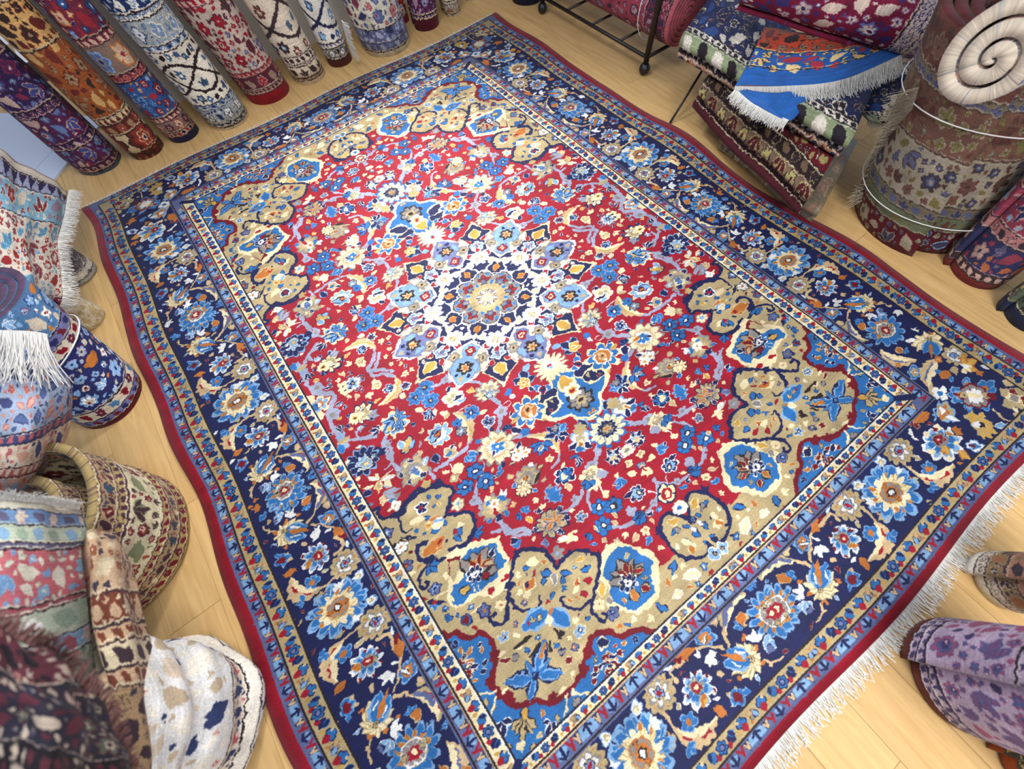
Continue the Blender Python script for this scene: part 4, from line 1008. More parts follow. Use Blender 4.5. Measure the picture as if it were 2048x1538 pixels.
['q','leaf',[[.941,.62],[.912,.567]],.4,'CY',0,0],
['q','leaf',[[.908,.57],[.851,.592]],.25,'CT',0,0],
['q','leaf',[[.908,.57],[.913,.528]],.3,'CC',0,0],
['q','leaf',[[.91,.605],[.882,.637]],.3,'CL',0,0],
['q','flower',[[.937,.672],[.911,.672]],6,'CSSC',[1,.84,.42,.2],.3,1],
['q','leaf',[[.923,.691],[.863,.698]],.3,'GG',0,0],
['q','leaf',[[.925,.696],[.889,.71]],.4,'LB',0,0],
['q','lobes',[[.867,.46],[.85,.403]],'NN',3,.9,.5],
['q','flower',[[.761,.737],[.738,.737]],5,'YTTY',[1,.84,.42,.2],.3,1],
['q','flower',[[.909,.733],[.884,.733]],4,'CWWT',[1,.84,.42,.2],.3,1],
['q','leaf',[[.949,.727],[.925,.736]],.4,'GC',0,0],
['q','palm',[[.773,.535],[.703,.47]],5,'NTGYT',[1,.85,.6,.35,.15],.8,.28],
['q','leaf',[[.762,.504],[.752,.453]],.5,'CL',0,0],
['q','leaf',[[.732,.525],[.699,.502]],.5,'NL',0,0],
['q','flower',[[.727,.496],[.713,.496]],4,'YYYY',[1,.84,.42,.2],.3,1],
['q','leaf',[[.691,.576],[.728,.588]],.3,'CT',0,0],
['q','flower',[[.698,.925],[.663,.925]],6,'GCCL',[1,.85,.35,.3],.3,1],
['q','flower',[[.486,1.426],[.456,1.426]],5,'GGGL',[1,.84,.42,.2],.3,1],
['q','palm',[[.598,1.117],[.567,1.007]],9,'GTSCR',[1.2,1,.6,.3,.14],1.1,.28],
['q','leaf',[[.602,1.106],[.58,1.058]],.22,'RR',0,0],
['q','flower',[[.59,1.116],[.573,1.116]],5,'NNNN',[1,.84,.42,.2],.3,1],
['q','leaf',[[.594,1.019],[.586,.987]],.6,'CC',0,0],
['q','lobes',[[.543,1.056],[.523,1.03]],'BB',3,.9,.5],
['q','leaf',[[.604,1.028],[.586,1.014]],.6,'LB',0,0],
['q','leaf',[[.644,1.109],[.621,1.094]],.6,'LB',0,0],
['q','flower',[[.573,1.046],[.546,1.046]],7,'CWSO',[1,.84,.42,.2],.3,1],
['q','leaf',[[.554,1.11],[.558,1.144]],.6,'GB',0,0],
['q','leaf',[[.53,1.043],[.518,1.002]],.3,'WW',0,0],
['q','leaf',[[.524,1.049],[.498,1.022]],.3,'WW',0,0],
['q','palm',[[.492,1.247],[.378,1.359]],11,'NTGSC',[1,.86,.62,.36,.2],.9,.35],
['q','flower',[[.44,1.301],[.411,1.301]],6,'NMRR',[1,.9,.6,.4],.3,1],
['q','leaf',[[.42,1.302],[.387,1.268]],.3,'GSO',0,0],
['q','leaf',[[.42,1.302],[.375,1.31]],.3,'GSO',0,0],
['q','leaf',[[.42,1.302],[.402,1.336]],.3,'GSO',0,0],
['q','leaf',[[.42,1.302],[.469,1.32]],.3,'GSO',0,0],
['q','leaf',[[.42,1.302],[.457,1.257]],.3,'GSO',0,0],
['q','flower',[[.447,1.216],[.43,1.216]],5,'WNNN',[1,.84,.42,.2],.3,1],
['q','flower',[[.37,1.28],[.353,1.28]],5,'WNNN',[1,.84,.42,.2],.3,1],
['q','flower',[[.373,1.329],[.357,1.329]],5,'WNNN',[1,.84,.42,.2],.3,1],
['q','flower',[[.428,1.357],[.412,1.357]],5,'WNNN',[1,.84,.42,.2],.3,1],
['q','flower',[[.504,1.282],[.488,1.282]],5,'WNNN',[1,.84,.42,.2],.3,1],
['q','leaf',[[.363,1.145],[.349,1.257]],.45,'LB',0,4],
['q','leaf',[[.342,1.153],[.361,1.16]],.6,'GG',0,0],
['q','leaf',[[.39,1.182],[.373,1.187]],.6,'GG',0,0],
['q','lobes',[[.495,1.175],[.467,1.164]],'LB',3,1.2,.5],
['q','lobes',[[.514,1.181],[.545,1.182]],'NB',3,.9,.5],
['q','leaf',[[.498,1.197],[.495,1.244]],.4,'CY',0,0],
['q','flower',[[.514,1.111],[.498,1.111]],4,'YSSY',[1,.84,.42,.2],.3,1],
['q','leaf',[[.614,1.249],[.576,1.268]],.5,'WN',0,0],
['q','leaf',[[.615,1.282],[.572,1.277]],.4,'LB',0,0],
['q','leaf',[[.515,1.373],[.488,1.337]],.4,'LM',0,0],
['q','lobes',[[.426,1.224],[.418,1.194]],'CC',3,.7,.35],
['q','lobes',[[.42,1.398],[.387,1.423]],'CC',3,.6,.25],
['q','lobes',[[.53,1.32],[.525,1.297]],'CC',3,.5,.3],
['q','leaf',[[.469,1.387],[.429,1.396]],.3,'WG',0,0],
['q','palm',[[.164,1.207],[.218,1.281]],9,'CCGTC',[1.1,.9,.6,.4,.2],1,.5],
['q','lobes',[[.208,1.261],[.238,1.291]],'NB',3,1.1,.5],
['q','flower',[[.245,1.389],[.203,1.389]],6,'NBKW',[1,.92,.4,.22],.3,1],
['q','flower',[[.198,1.428],[.156,1.428]],6,'NBKW',[1,.92,.4,.22],.3,1],
['q','flower',[[.28,1.465],[.239,1.465]],6,'NBKW',[1,.92,.4,.22],.3,1],
['q','leaf',[[.221,1.447],[.214,1.482]],.35,'CT',0,0],
['q','leaf',[[.239,1.471],[.232,1.506]],.35,'CT',0,0],
['q','leaf',[[.313,1.438],[.306,1.472]],.35,'CT',0,0],
['q','leaf',[[.316,1.498],[.309,1.532]],.35,'CT',0,0],
['q','lobes',[[.06,1.248],[.014,1.227]],'WN',3,1.3,.4],
['q','lobes',[[.06,1.248],[.078,1.217]],'WL',3,1.1,.4],
['q','lobes',[[.067,1.252],[.065,1.297]],'WN',3,1.2,.4],
['q','flower',[[.063,1.253],[.047,1.253]],4,'CSSC',[1,.84,.42,.2],.3,1],
['q','palm',[[.055,1.476],[.128,1.426]],7,'WNLNC',[1,.85,.6,.35,.2],.9,.28],
['q','leaf',[[.1,1.433],[.142,1.432]],.4,'WN',0,0],
['q','leaf',[[.138,1.348],[.089,1.385]],.5,'LB',0,0],
['q','leaf',[[.145,1.38],[.109,1.355]],.5,'LB',0,0],
['q','leaf',[[.147,1.349],[.127,1.368]],.4,'WN',0,0],
['q','leaf',[[.11,1.345],[.097,1.316]],.4,'CC',0,0],
['q','flower',[[.191,1.361],[.174,1.361]],4,'CCCC',[1,.84,.42,.2],.3,1],
['q','flower',[[.152,1.274],[.128,1.274]],4,'PPPP',[1,.84,.42,.2],.3,1],
['q','lobes',[[.121,1.547],[.184,1.542]],'NB',4,.6,.34],
['q','leaf',[[.121,1.547],[.087,1.57]],.3,'WN',0,0],
['q','flower',[[.16,1.5],[.135,1.5]],4,'PPPP',[1,.84,.42,.2],.3,1],
['q','leaf',[[.122,1.527],[.098,1.513]],.4,'CC',0,0],
['q','palm',[[.345,1.39],[.311,1.347]],5,'WGMLN',[1,.86,.62,.4,.2],1,.28],
['q','lobes',[[.338,1.46],[.372,1.463]],'NB',3,.7,.5],
['q','lobes',[[.405,1.406],[.391,1.445]],'CC',3,1.4,.3],
['q','leaf',[[.461,1.381],[.405,1.406]],.3,'CW',0,0],
['q','lobes',[[.267,1.553],[.289,1.56]],'WT',3,.9,.3],
['q','leaf',[[.348,1.312],[.328,1.331]],.4,'CC',0,0],
['q','palm',[[.826,0],[.753,0]],13,'PCLWN',[1.25,1.05,.72,.42,.2],1.05,.28],
['q','flower',[[.831,.013],[.797,.013]],6,'CCCN',[1,.84,.42,.2],.3,1],
['q','flower',[[.791,0],[.754,0]],5,'WLNT',[1,.84,.42,.2],.3,1],
['q','leaf',[[.782,.074],[.76,.074]],.4,'WN',0,0],
['q','leaf',[[.753,.019],[.731,.018]],.4,'WN',0,0],
['q','leaf',[[.745,.011],[.724,.012]],.4,'WN',0,0],
['q','leaf',[[.782,.055],[.76,.056]],.4,'WN',0,0],
['q','leaf',[[.802,.052],[.781,.053]],.4,'WN',0,0],
['q','leaf',[[.823,.017],[.802,.017]],.4,'WN',0,0],
['q','flower',[[.967,0],[.913,0]],6,'CLOW',[1,.8,.45,.25],.3,1],
['q','leaf',[[.974,.041],[.995,.089]],.4,'CC',0,0],
['q','leaf',[[.98,.034],[.997,.076]],.35,'CC',0,0],
['q','leaf',[[.997,-.012],[.979,.02]],.5,'NB',0,0],
['q','palm',[[.884,.204],[.77,.18]],9,'NCTCS',[1.15,.95,.65,.42,.2],1,.4],
['q','flower',[[.865,.196],[.833,.196]],8,'CCYK',[1,.84,.42,.2],.3,1],
['q','leaf',[[.836,.177],[.806,.168]],.4,'KW',0,0],
['q','lobes',[[.807,.226],[.763,.267]],'GP',3,.6,.3],
['q','leaf',[[.939,.145],[.907,.139]],.4,'CY',0,0],
['q','leaf',[[.761,.173],[.717,.184]],.35,'CY',0,0],
['q','leaf',[[.89,.148],[.876,.168]],.5,'LN',0,0],
['q','leaf',[[.912,.199],[.898,.219]],.5,'LN',0,0],
['q','leaf',[[.81,.245],[.796,.265]],.5,'LN',0,0],
['q','leaf',[[.777,.151],[.763,.172]],.5,'LN',0,0],
['q','leaf',[[.857,.258],[.843,.278]],.5,'LN',0,0],
['q','lobes',[[.862,.246],[.874,.284]],'WL',3,.4,.25],
['q','palm',[[.798,.383],[.667,.333]],8,'CLNWC',[1.05,.85,.62,.36,.2],1.05,.28],
['q','flower',[[.704,.343],[.676,.343]],6,'CSSC',[1,.84,.42,.2],.3,1],
['q','leaf',[[.704,.343],[.687,.286]],.25,'NLB',0,0],
['q','leaf',[[.704,.343],[.66,.319]],.25,'NLB',0,0],
['q','leaf',[[.704,.343],[.653,.368]],.25,'NLB',0,0],
['q','leaf',[[.704,.343],[.718,.422]],.25,'NLB',0,0],
['q','leaf',[[.704,.343],[.739,.402]],.25,'NLB',0,0],
['q','leaf',[[.724,.339],[.778,.31]],.3,'NBL',0,0],
['q','leaf',[[.724,.339],[.799,.375]],.3,'NBL',0,0],
['q','leaf',[[.751,.363],[.777,.361]],.5,'CY',0,0],
['q','leaf',[[.755,.423],[.775,.432]],.5,'CC',0,0],
['q','lobes',[[.802,.338],[.843,.306]],'WN',3,.7,.35],
['q','leaf',[[.678,.417],[.651,.427]],.5,'LN',0,0],
['q','lobes',[[.945,.252],[.969,.216]],'PL',4,.8,.4],
['q','leaf',[[.992,.27],[.918,.271]],.35,'PT',0,0],
['q','lobes',[[.945,.217],[.938,.167]],'WN',3,.5,.25],
['q','leaf',[[.976,.209],[1.003,.177]],.2,'WN',0,0],
['q','sickle',[[.611,.113],[.608,.217],[.747,.212]],.045,'SCY'],
['q','palm',[[.634,.17],[.691,.14]],7,'WNLNB',[1,.86,.62,.4,.2],1,.28],
['q','palm',[[.619,.184],[.562,.213]],7,'CLNDN',[1,.86,.62,.4,.2],1,.28],
['q','leaf',[[.64,.225],[.619,.26]],.5,'WC',0,0],
['q','palm',[[.724,.117],[.68,.072]],5,'CCTCY',[1,.86,.62,.4,.2],1,.28],
['q','leaf',[[.706,.08],[.694,.043]],.4,'CC',0,0],
['q','lobes',[[.891,.103],[.858,.097]],'WN',3,.3,.22],
['q','lobes',[[.912,.066],[.865,.067]],'WN',3,.3,.22],
['q','flower',[[.93,.433],[.849,.433]],11,'LNNL',[1,.88,.6,.3],.25,1],
['q','flower',[[.923,.455],[.891,.455]],5,'CLYC',[1,.84,.42,.2],.3,1],
['q','flower',[[.936,.41],[.927,.41]],4,'WWBB',[1,.84,.42,.2],.3,1],
['q','flower',[[.959,.428],[.949,.428]],4,'WWBB',[1,.84,.42,.2],.3,1],
['q','flower',[[.959,.46],[.949,.46]],4,'WWBB',[1,.84,.42,.2],.3,1],
['q','flower',[[.908,.413],[.899,.413]],4,'WWBB',[1,.84,.42,.2],.3,1],
['q','flower',[[.885,.438],[.875,.438]],4,'WWBB',[1,.84,.42,.2],.3,1],
['q','leaf',[[.977,.392],[1.002,.382]],.5,'CC',0,0],
['q','leaf',[[.971,.488],[.99,.508]],.5,'CC',0,0],
['q','leaf',[[.927,.345],[.902,.355]],.5,'CW',0,0],
['q','leaf',[[.981,.275],[.98,.33]],.5,'LB',0,0],
['q','leaf',[[.932,.623],[.948,.627]],.3,'CY',0,0],
['q','leaf',[[.928,.615],[.913,.573]],.4,'CT',0,0],
['q','leaf',[[.91,.576],[.849,.601]],.25,'CW',0,0],
['q','leaf',[[.911,.568],[.951,.519]],.25,'CW',0,0],
['q','leaf',[[.946,.58],[.987,.555]],.25,'CC',0,0],
['q','leaf',[[.897,.588],[.877,.638]],.25,'CC',0,0],
['q','leaf',[[.995,.584],[.956,.602]],.5,'LN',0,0],
['q','leaf',[[1.003,.643],[.979,.653]],.5,'LM',0,0],
['q','lobes',[[.926,.641],[.866,.696]],'GP',2,.3,.25],
['h','stroke',[[.209,-2.134],[.195,-2.102],[.168,-2.067]],'S',.011,0],
['h','stroke',[[.225,-2.125],[.256,-2.094],[.293,-2.068],[.317,-2.049]],'S',.009,0],
['h','stroke',[[.147,-2.251],[.117,-2.278],[.085,-2.283]],'S',.008,0],
['h','stroke',[[.058,-2.082],[.045,-2.094],[.008,-2.101]],'L',.005,0],
['h','flower',[[.015,-2.158],[.102,-2.136]],12,'LBMT',[1.02,.9,.5,.5],.42,.7],
['h','leaf',[[.037,-2.187],[.056,-2.212]],.3,'TO',0,0],
['h','leaf',[[.019,-2.192],[.022,-2.222]],.3,'SO',0,0],
['h','leaf',[[-0,-2.188],[.013,-2.214]],.3,'TO',0,0],
['h','leaf',[[.015,-2.176],[.041,-2.192]],.3,'SO',0,0],
['h','leaf',[[.022,-2.159],[.055,-2.161]],.3,'TO',0,0],
['h','leaf',[[.019,-2.142],[.049,-2.128]],.3,'SO',0,0],
['h','leaf',[[.007,-2.128],[.027,-2.103]],.3,'TO',0,0],
['h','leaf',[[.011,-2.123],[.008,-2.092]],.3,'SO',0,0],
['h','leaf',[[.031,-2.127],[.044,-2.099]],.3,'TO',0,0],
['h','leaf',[[.046,-2.139],[.072,-2.122]],.3,'SO',0,0],
['h','leaf',[[.053,-2.156],[.085,-2.155]],.3,'TO',0,0],
['h','leaf',[[.049,-2.174],[.079,-2.188]],.3,'SO',0,0],
['h','flower',[[.015,-2.158],[.058,-2.158]],10,'WGGG',[1,.88,.7,.6],.06,1],
['h','flower',[[.013,-2.158],[.037,-2.158]],6,'RRDC',[1,.9,.6,.42],.3,1],
['h','flower',[[.016,-2.122],[.028,-2.122]],4,'KTTG',[1,.84,.42,.2],.3,1],
['h','flower',[[.019,-2.193],[.031,-2.193]],4,'KTTY',[1,.84,.42,.2],.3,1],
['h','leaf',[[.176,-2.218],[.177,-2.144]],.32,'TC',0,0],
['h','leaf',[[.176,-2.218],[.148,-2.16]],.32,'TC',0,0],
['h','leaf',[[.176,-2.218],[.133,-2.193]],.32,'TC',0,0],
['h','leaf',[[.176,-2.218],[.132,-2.232]],.32,'TC',0,0],
['h','leaf',[[.176,-2.218],[.15,-2.258]],.32,'TC',0,0],
['h','leaf',[[.176,-2.218],[.184,-2.271]],.32,'TC',0,0],
['h','leaf',[[.176,-2.218],[.222,-2.265]],.32,'TC',0,0],
['h','leaf',[[.176,-2.218],[.243,-2.242]],.32,'TC',0,0],
['h','leaf',[[.176,-2.218],[.262,-2.207]],.32,'TC',0,0],
['h','flower',[[.144,-2.149],[.155,-2.149]],4,'OOOO',[1,.84,.42,.2],.3,1],
['h','flower',[[.136,-2.2],[.147,-2.2]],4,'OOOO',[1,.84,.42,.2],.3,1],
['h','flower',[[.155,-2.254],[.166,-2.254]],4,'OOOO',[1,.84,.42,.2],.3,1],
['h','flower',[[.247,-2.239],[.258,-2.239]],4,'OOOO',[1,.84,.42,.2],.3,1],
['h','leaf',[[.17,-2.217],[.227,-2.137]],.36,'LB',0,0],
['h','leaf',[[.18,-2.222],[.263,-2.161]],.36,'LB',0,0],
['h','stroke',[[.203,-2.163],[.18,-2.189]],'W',.007,0],
['h','stroke',[[.237,-2.179],[.221,-2.208]],'W',.007,0],
['h','leaf',[[.183,-2.21],[.25,-2.133]],.12,'OO',0,0],
['h','leaf',[[.192,-2.209],[.225,-2.164]],.16,'OO',0,0],
['h','flower',[[.176,-2.218],[.189,-2.218]],4,'KTTK',[1,.84,.42,.2],.3,1],
['h','sickle',[[.036,-2.052],[.105,-1.984],[.179,-2.087]],.05,'TCR'],
['h','stroke',[[.098,-2.037],[.133,-2.04],[.169,-2.071]],'M',.014,0],
['h','flower',[[.189,-2.037],[.209,-2.037]],3,'TSOS',[1,.84,.42,.2],.3,1],
['h','leaf',[[.17,-2.045],[.202,-2.025]],.4,'TS',0,0],
['h','leaf',[[.094,-2.077],[.119,-2.123]],.55,'SO',0,0],
['h','leaf',[[.128,-2.089],[.092,-2.109]],.5,'OO',0,0],
['h','lobes',[[.129,-2.109],[.155,-2.109]],'LB',3,1.2,.5],
['h','flower',[[.145,-2.148],[.155,-2.148]],4,'OOOO',[1,.84,.42,.2],.3,1],
['h','flower',[[.051,-2.066],[.061,-2.066]],4,'NLLN',[1,.84,.42,.2],.3,1],
['h','leaf',[[.007,-2.04],[.027,-2.02]],.4,'LB',0,0],
['h','leaf',[[.011,-2.057],[.007,-2.025]],.3,'LB',0,0],
['h','palm',[[.276,-2.078],[.23,-2.035]],5,'LBOOC',[1.1,.92,.66,.4,.3],1.35,.28],
['h','leaf',[[.242,-2.051],[.269,-2.077]],.28,'KW',0,0],
['h','leaf',[[.307,-2.055],[.392,-2.04]],.28,'OO',0,0],
['h','flower',[[.382,-2.036],[.396,-2.036]],5,'DDDD',[1,.84,.42,.2],.3,1],
['h','flower',[[.37,-2.056],[.384,-2.056]],5,'DDDD',[1,.84,.42,.2],.3,1],
['h','stroke',[[.36,-2.063],[.392,-2.055],[.42,-2.06],[.424,-2.096]],'S',.014,0],
['h','leaf',[[.382,-2.083],[.405,-2.083]],.3,'GD',0,0],
['h','leaf',[[.401,-2.042],[.44,-2.042]],.25,'LW',0,0],
['h','lobes',[[.29,-2.105],[.268,-2.15]],'WW',3,.8,.3],
['h','leaf',[[.301,-2.065],[.312,-2.101]],.25,'WW',0,0],
['h','leaf',[[.31,-2.027],[.324,-2.029]],.5,'LB',0,0],
['h','palm',[[.381,-2.114],[.382,-2.2]],9,'WLBGR',[1.5,1.25,.95,.62,.36],1.05,.36],
['h','flower',[[.382,-2.152],[.4,-2.152]],5,'DRCC',[1,.84,.42,.2],.3,1],
['h','flower',[[.369,-2.13],[.38,-2.13]],4,'KTTG',[1,.84,.42,.2],.3,1],
['h','leaf',[[.371,-2.181],[.405,-2.209]],.35,'YO',0,0],
['h','leaf',[[.348,-2.119],[.342,-2.113]],.6,'WC',0,0],
['h','leaf',[[.385,-2.112],[.386,-2.105]],.6,'WC',0,0],
['h','leaf',[[.421,-2.135],[.428,-2.132]],.6,'WC',0,0],
['h','leaf',[[.425,-2.165],[.432,-2.167]],.6,'WC',0,0],
['h','leaf',[[.414,-2.198],[.42,-2.206]],.6,'WC',0,0],
['h','leaf',[[.349,-2.201],[.343,-2.209]],.6,'WC',0,0],
['h','leaf',[[.336,-2.151],[.328,-2.15]],.6,'WC',0,0],
['h','flower',[[.348,-2.113],[.354,-2.113]],4,'DDDD',[1,.84,.42,.2],.3,1],
['h','flower',[[.388,-2.11],[.395,-2.11]],4,'DDDD',[1,.84,.42,.2],.3,1],
['h','flower',[[.42,-2.151],[.427,-2.151]],4,'DDDD',[1,.84,.42,.2],.3,1],
['h','flower',[[.34,-2.2],[.347,-2.2]],4,'DDDD',[1,.84,.42,.2],.3,1],
['h','flower',[[.323,-2.154],[.33,-2.154]],4,'DDDD',[1,.84,.42,.2],.3,1],
['h','leaf',[[.303,-2.172],[.278,-2.184]],.5,'SS',0,0],
['h','leaf',[[.375,-2.239],[.36,-2.288]],.4,'OO',0,0],
['h','lobes',[[.293,-2.27],[.318,-2.235]],'TS',3,1.1,.4],
['h','flower',[[.293,-2.27],[.322,-2.27]],4,'LBDD',[1.1,.95,.6,.5],.3,1],
['h','leaf',[[.275,-2.271],[.248,-2.289]],.4,'LB',0,0],
['h','lobes',[[.125,-2.186],[.101,-2.15]],'WW',3,.9,.3],
['h','lobes',[[.108,-2.206],[.074,-2.242]],'WL',3,.8,.3],
['h','leaf',[[.114,-2.234],[.084,-2.243]],.5,'NM',0,0],
['h','leaf',[[.199,-2.262],[.204,-2.29]],.25,'WL',0,0],
['h','flower',[[.133,-2.274],[.142,-2.274]],4,'SSSS',[1,.84,.42,.2],.3,1],
['h','flower',[[.495,-2.079],[.559,-2.079]],12,'TTOT',[1,.82,.74,.66],.2,1],
['h','flower',[[.495,-2.079],[.54,-2.079]],6,'GWTT',[1,.8,.5,.5],.55,.6],
['h','flower',[[.494,-2.078],[.515,-2.078]],6,'NLLR',[1,.8,.6,.45],.3,1],
['h','leaf',[[.467,-2.137],[.463,-2.17]],.4,'WT',0,0],
['h','stroke',[[.521,-2.13],[.524,-2.166],[.522,-2.201]],'S',.011,0],
['h','sickle',[[.52,-2.193],[.503,-2.295],[.388,-2.265]],.052,'SCR'],
['h','flower',[[.472,-2.21],[.505,-2.21]],5,'LBBO',[1,.86,.5,.34],.3,1],
['h','leaf',[[.503,-2.254],[.462,-2.296]],.4,'SS',0,3],
['h','lobes',[[.524,-2.26],[.511,-2.293]],'LB',3,1,.5],
['h','lobes',[[.562,-2.197],[.546,-2.229]],'TT',4,1,.4],
['h','leaf',[[.549,-2.174],[.554,-2.199]],.3,'DT',0,0],
['h','palm',[[.599,-2.084],[.573,-2.031]],5,'LWTCC',[1,.8,.5,.3,.2],.8,.28],
['h','flower',[[.657,-2.168],[.751,-2.097]],11,'LBCT',[1,.88,.62,.4],.45,.8],
['h','leaf',[[.675,-2.204],[.692,-2.237]],.26,'WC',0,0],
['h','leaf',[[.65,-2.207],[.643,-2.244]],.26,'YC',0,0],
['h','leaf',[[.627,-2.199],[.598,-2.228]],.26,'YC',0,0],
['h','leaf',[[.613,-2.181],[.572,-2.193]],.26,'WC',0,0],
['h','leaf',[[.613,-2.158],[.572,-2.149]],.26,'YC',0,0],
['h','leaf',[[.627,-2.139],[.599,-2.111]],.26,'YC',0,0],
['h','leaf',[[.651,-2.129],[.646,-2.09]],.26,'WC',0,0],
['h','leaf',[[.677,-2.131],[.696,-2.095]],.26,'YC',0,0],
['h','leaf',[[.696,-2.145],[.734,-2.123]],.26,'YC',0,0],
['h','leaf',[[.703,-2.167],[.747,-2.165]],.26,'WC',0,0],
['h','leaf',[[.695,-2.188],[.731,-2.208]],.26,'YC',0,0],
['h','leaf',[[.62,-2.121],[.601,-2.097]],.45,'SO',0,0],
['h','leaf',[[.601,-2.149],[.573,-2.14]],.45,'SO',0,0],
['h','leaf',[[.625,-2.214],[.609,-2.236]],.45,'SO',0,0],
['h','leaf',[[.674,-2.227],[.683,-2.256]],.45,'SO',0,0],
['h','flower',[[.654,-2.166],[.699,-2.166]],8,'OGGO',[1,.9,.7,.62],.1,1],
['h','flower',[[.654,-2.168],[.674,-2.168]],6,'KKWW',[1,.9,.6,.5],.3,1],
['h','flower',[[.654,-2.132],[.665,-2.132]],4,'KOOO',[1,.84,.42,.2],.3,1],
['h','flower',[[.654,-2.199],[.666,-2.199]],4,'KOOO',[1,.84,.42,.2],.3,1],
['h','lobes',[[.578,-2.131],[.538,-2.136]],'WW',4,1,.35],
['h','stroke',[[1.119,-2.017],[1.156,-1.976],[1.182,-1.931]],'S',.027,0],
['h','stroke',[[1.2,-1.934],[1.165,-1.964]],'M',.014,0],
['h','palm',[[1.229,-2.115],[1.171,-2.056]],7,'LBLOD',[1,.85,.55,.36,.2],1.1,.28],
['h','palm',[[1.265,-2.149],[1.375,-2.144]],5,'LBBOD',[1,.86,.62,.4,.2],.7,.28],
['h','palm',[[1.256,-2.154],[1.225,-2.217]],5,'LBBOD',[1,.86,.62,.4,.2],.7,.28],
['h','palm',[[1.209,-2.123],[1.167,-2.175]],5,'LBLOO',[1,.86,.62,.4,.2],.7,.28],
['h','palm',[[1.251,-2.095],[1.307,-2.058]],5,'LBLOO',[1,.86,.62,.4,.2],.7,.28],
['h','flower',[[1.248,-2.136],[1.311,-2.136]],8,'DGWL',[1,.86,.6,.3],.1,1],
['h','leaf',[[1.22,-2.106],[1.275,-2.162]],.34,'WC',0,0],
['h','flower',[[1.219,-2.102],[1.237,-2.102]],4,'TTTK',[1,.84,.42,.2],.3,1],
['h','flower',[[1.282,-2.169],[1.3,-2.169]],4,'TTTK',[1,.84,.42,.2],.3,1],
['h','leaf',[[1.284,-2.174],[1.311,-2.2]],.5,'DD',0,0],
['h','leaf',[[1.204,-2.088],[1.189,-2.073]],.4,'DD',0,0],
['h','flower',[[1.353,-2.253],[1.418,-2.253]],4,'TTCG',[1,.8,.4,.3],.5,1],
['h','flower',[[1.377,-2.229],[1.395,-2.229]],4,'CDDD',[1,.84,.42,.2],.3,1],
['h','flower',[[1.381,-2.286],[1.406,-2.286]],4,'CDDD',[1,.84,.42,.2],.3,1],
['h','leaf',[[1.319,-2.274],[1.31,-2.298]],.6,'CC',0,0],
['h','leaf',[[1.331,-2.225],[1.346,-2.239]],.5,'CC',0,0],
['h','leaf',[[1.395,-2.17],[1.409,-2.218]],.5,'TS',0,0],
['h','leaf',[[1.287,-2.289],[1.302,-2.316]],.5,'TS',0,0],
['h','flower',[[1.154,-2.03],[1.192,-2.03]],4,'WWCB',[1,.9,.45,.36],.4,1],
['h','stroke',[[1.12,-2.052],[1.065,-2.066],[1.033,-2.094]],'L',.007,0],
['h','palm',[[1.072,-2.066],[1.117,-2.128]],5,'LTOWW',[1.2,1,.7,.4,.3],1.2,.28],
['h','leaf',[[1.077,-2.116],[1.103,-2.166]],.35,'LW',0,0],
['h','flower',[[1.065,-2.105],[1.079,-2.105]],4,'OOOO',[1,.84,.42,.2],.3,1],
['h','leaf',[[1.042,-2.057],[.949,-2.032]],.35,'OO',0,0],
['h','flower',[[.949,-2.032],[.965,-2.032]],5,'TDDD',[1,.84,.42,.2],.3,1],
['h','flower',[[.958,-2.06],[.974,-2.06]],5,'TDDD',[1,.84,.42,.2],.3,1],
['h','stroke',[[.924,-2.052],[.904,-2.076],[.904,-2.101]],'W',.014,0],
['h','palm',[[.998,-2.118],[.935,-2.24]],9,'WLBGR',[1.25,1.05,.8,.5,.3],1.05,.28],
['h','flower',[[.966,-2.161],[.992,-2.161]],5,'GDRC',[1,.84,.42,.2],.3,1],
['h','leaf',[[.956,-2.188],[.942,-2.235]],.5,'OY',0,0],
['h','leaf',[[.996,-2.135],[1.027,-2.107]],.6,'WC',0,0],
['h','flower',[[.997,-2.124],[1.008,-2.124]],4,'DDDD',[1,.84,.42,.2],.3,1],
['h','leaf',[[.958,-2.129],[.946,-2.099]],.6,'WC',0,0],
['h','leaf',[[1.015,-2.159],[1.023,-2.192]],.6,'CO',0,0],
['h','leaf',[[.997,-2.21],[1.021,-2.226]],.6,'CC',0,0],
['h','leaf',[[.923,-2.234],[.949,-2.253]],.6,'CC',0,0],
['h','leaf',[[.893,-2.158],[.912,-2.182]],.5,'CC',0,0],
['h','lobes',[[1.048,-2.184],[1.08,-2.195]],'OO',3,1,.4],
['h','leaf',[[.982,-2.244],[.986,-2.301]],.45,'OY',0,0],
['h','palm',[[1.017,-2.247],[1.081,-2.31]],5,'LWBDD',[1,.85,.55,.3,.15],.6,.28],
['h','lobes',[[1.121,-2.215],[1.204,-2.236]],'TY',4,.9,.35],
['h','lobes',[[1.135,-2.234],[1.148,-2.308]],'TY',4,.7,.3],
['h','leaf',[[1.123,-2.204],[1.162,-2.254]],.3,'WW',0,0],
['h','leaf',[[1.181,-2.278],[1.239,-2.314]],.3,'WL',0,0],
['h','leaf',[[1.135,-2.158],[1.135,-2.196]],.4,'TT',0,0],
['h','flower',[[1.154,-2.24],[1.167,-2.24]],4,'KKKK',[1,.84,.42,.2],.3,1],
['h','stroke',[[1.248,-2.226],[1.238,-2.274],[1.25,-2.312]],'S',.009,0],
['h','leaf',[[1.357,-1.832],[1.27,-1.787]],.34,'TC',0,0],
['h','leaf',[[1.357,-1.832],[1.326,-1.766]],.34,'TC',0,0],
['h','leaf',[[1.357,-1.832],[1.379,-1.776]],.34,'TC',0,0],
['h','leaf',[[1.357,-1.832],[1.415,-1.812]],.34,'TC',0,0],
['h','leaf',[[1.357,-1.832],[1.42,-1.853]],.34,'TC',0,0],
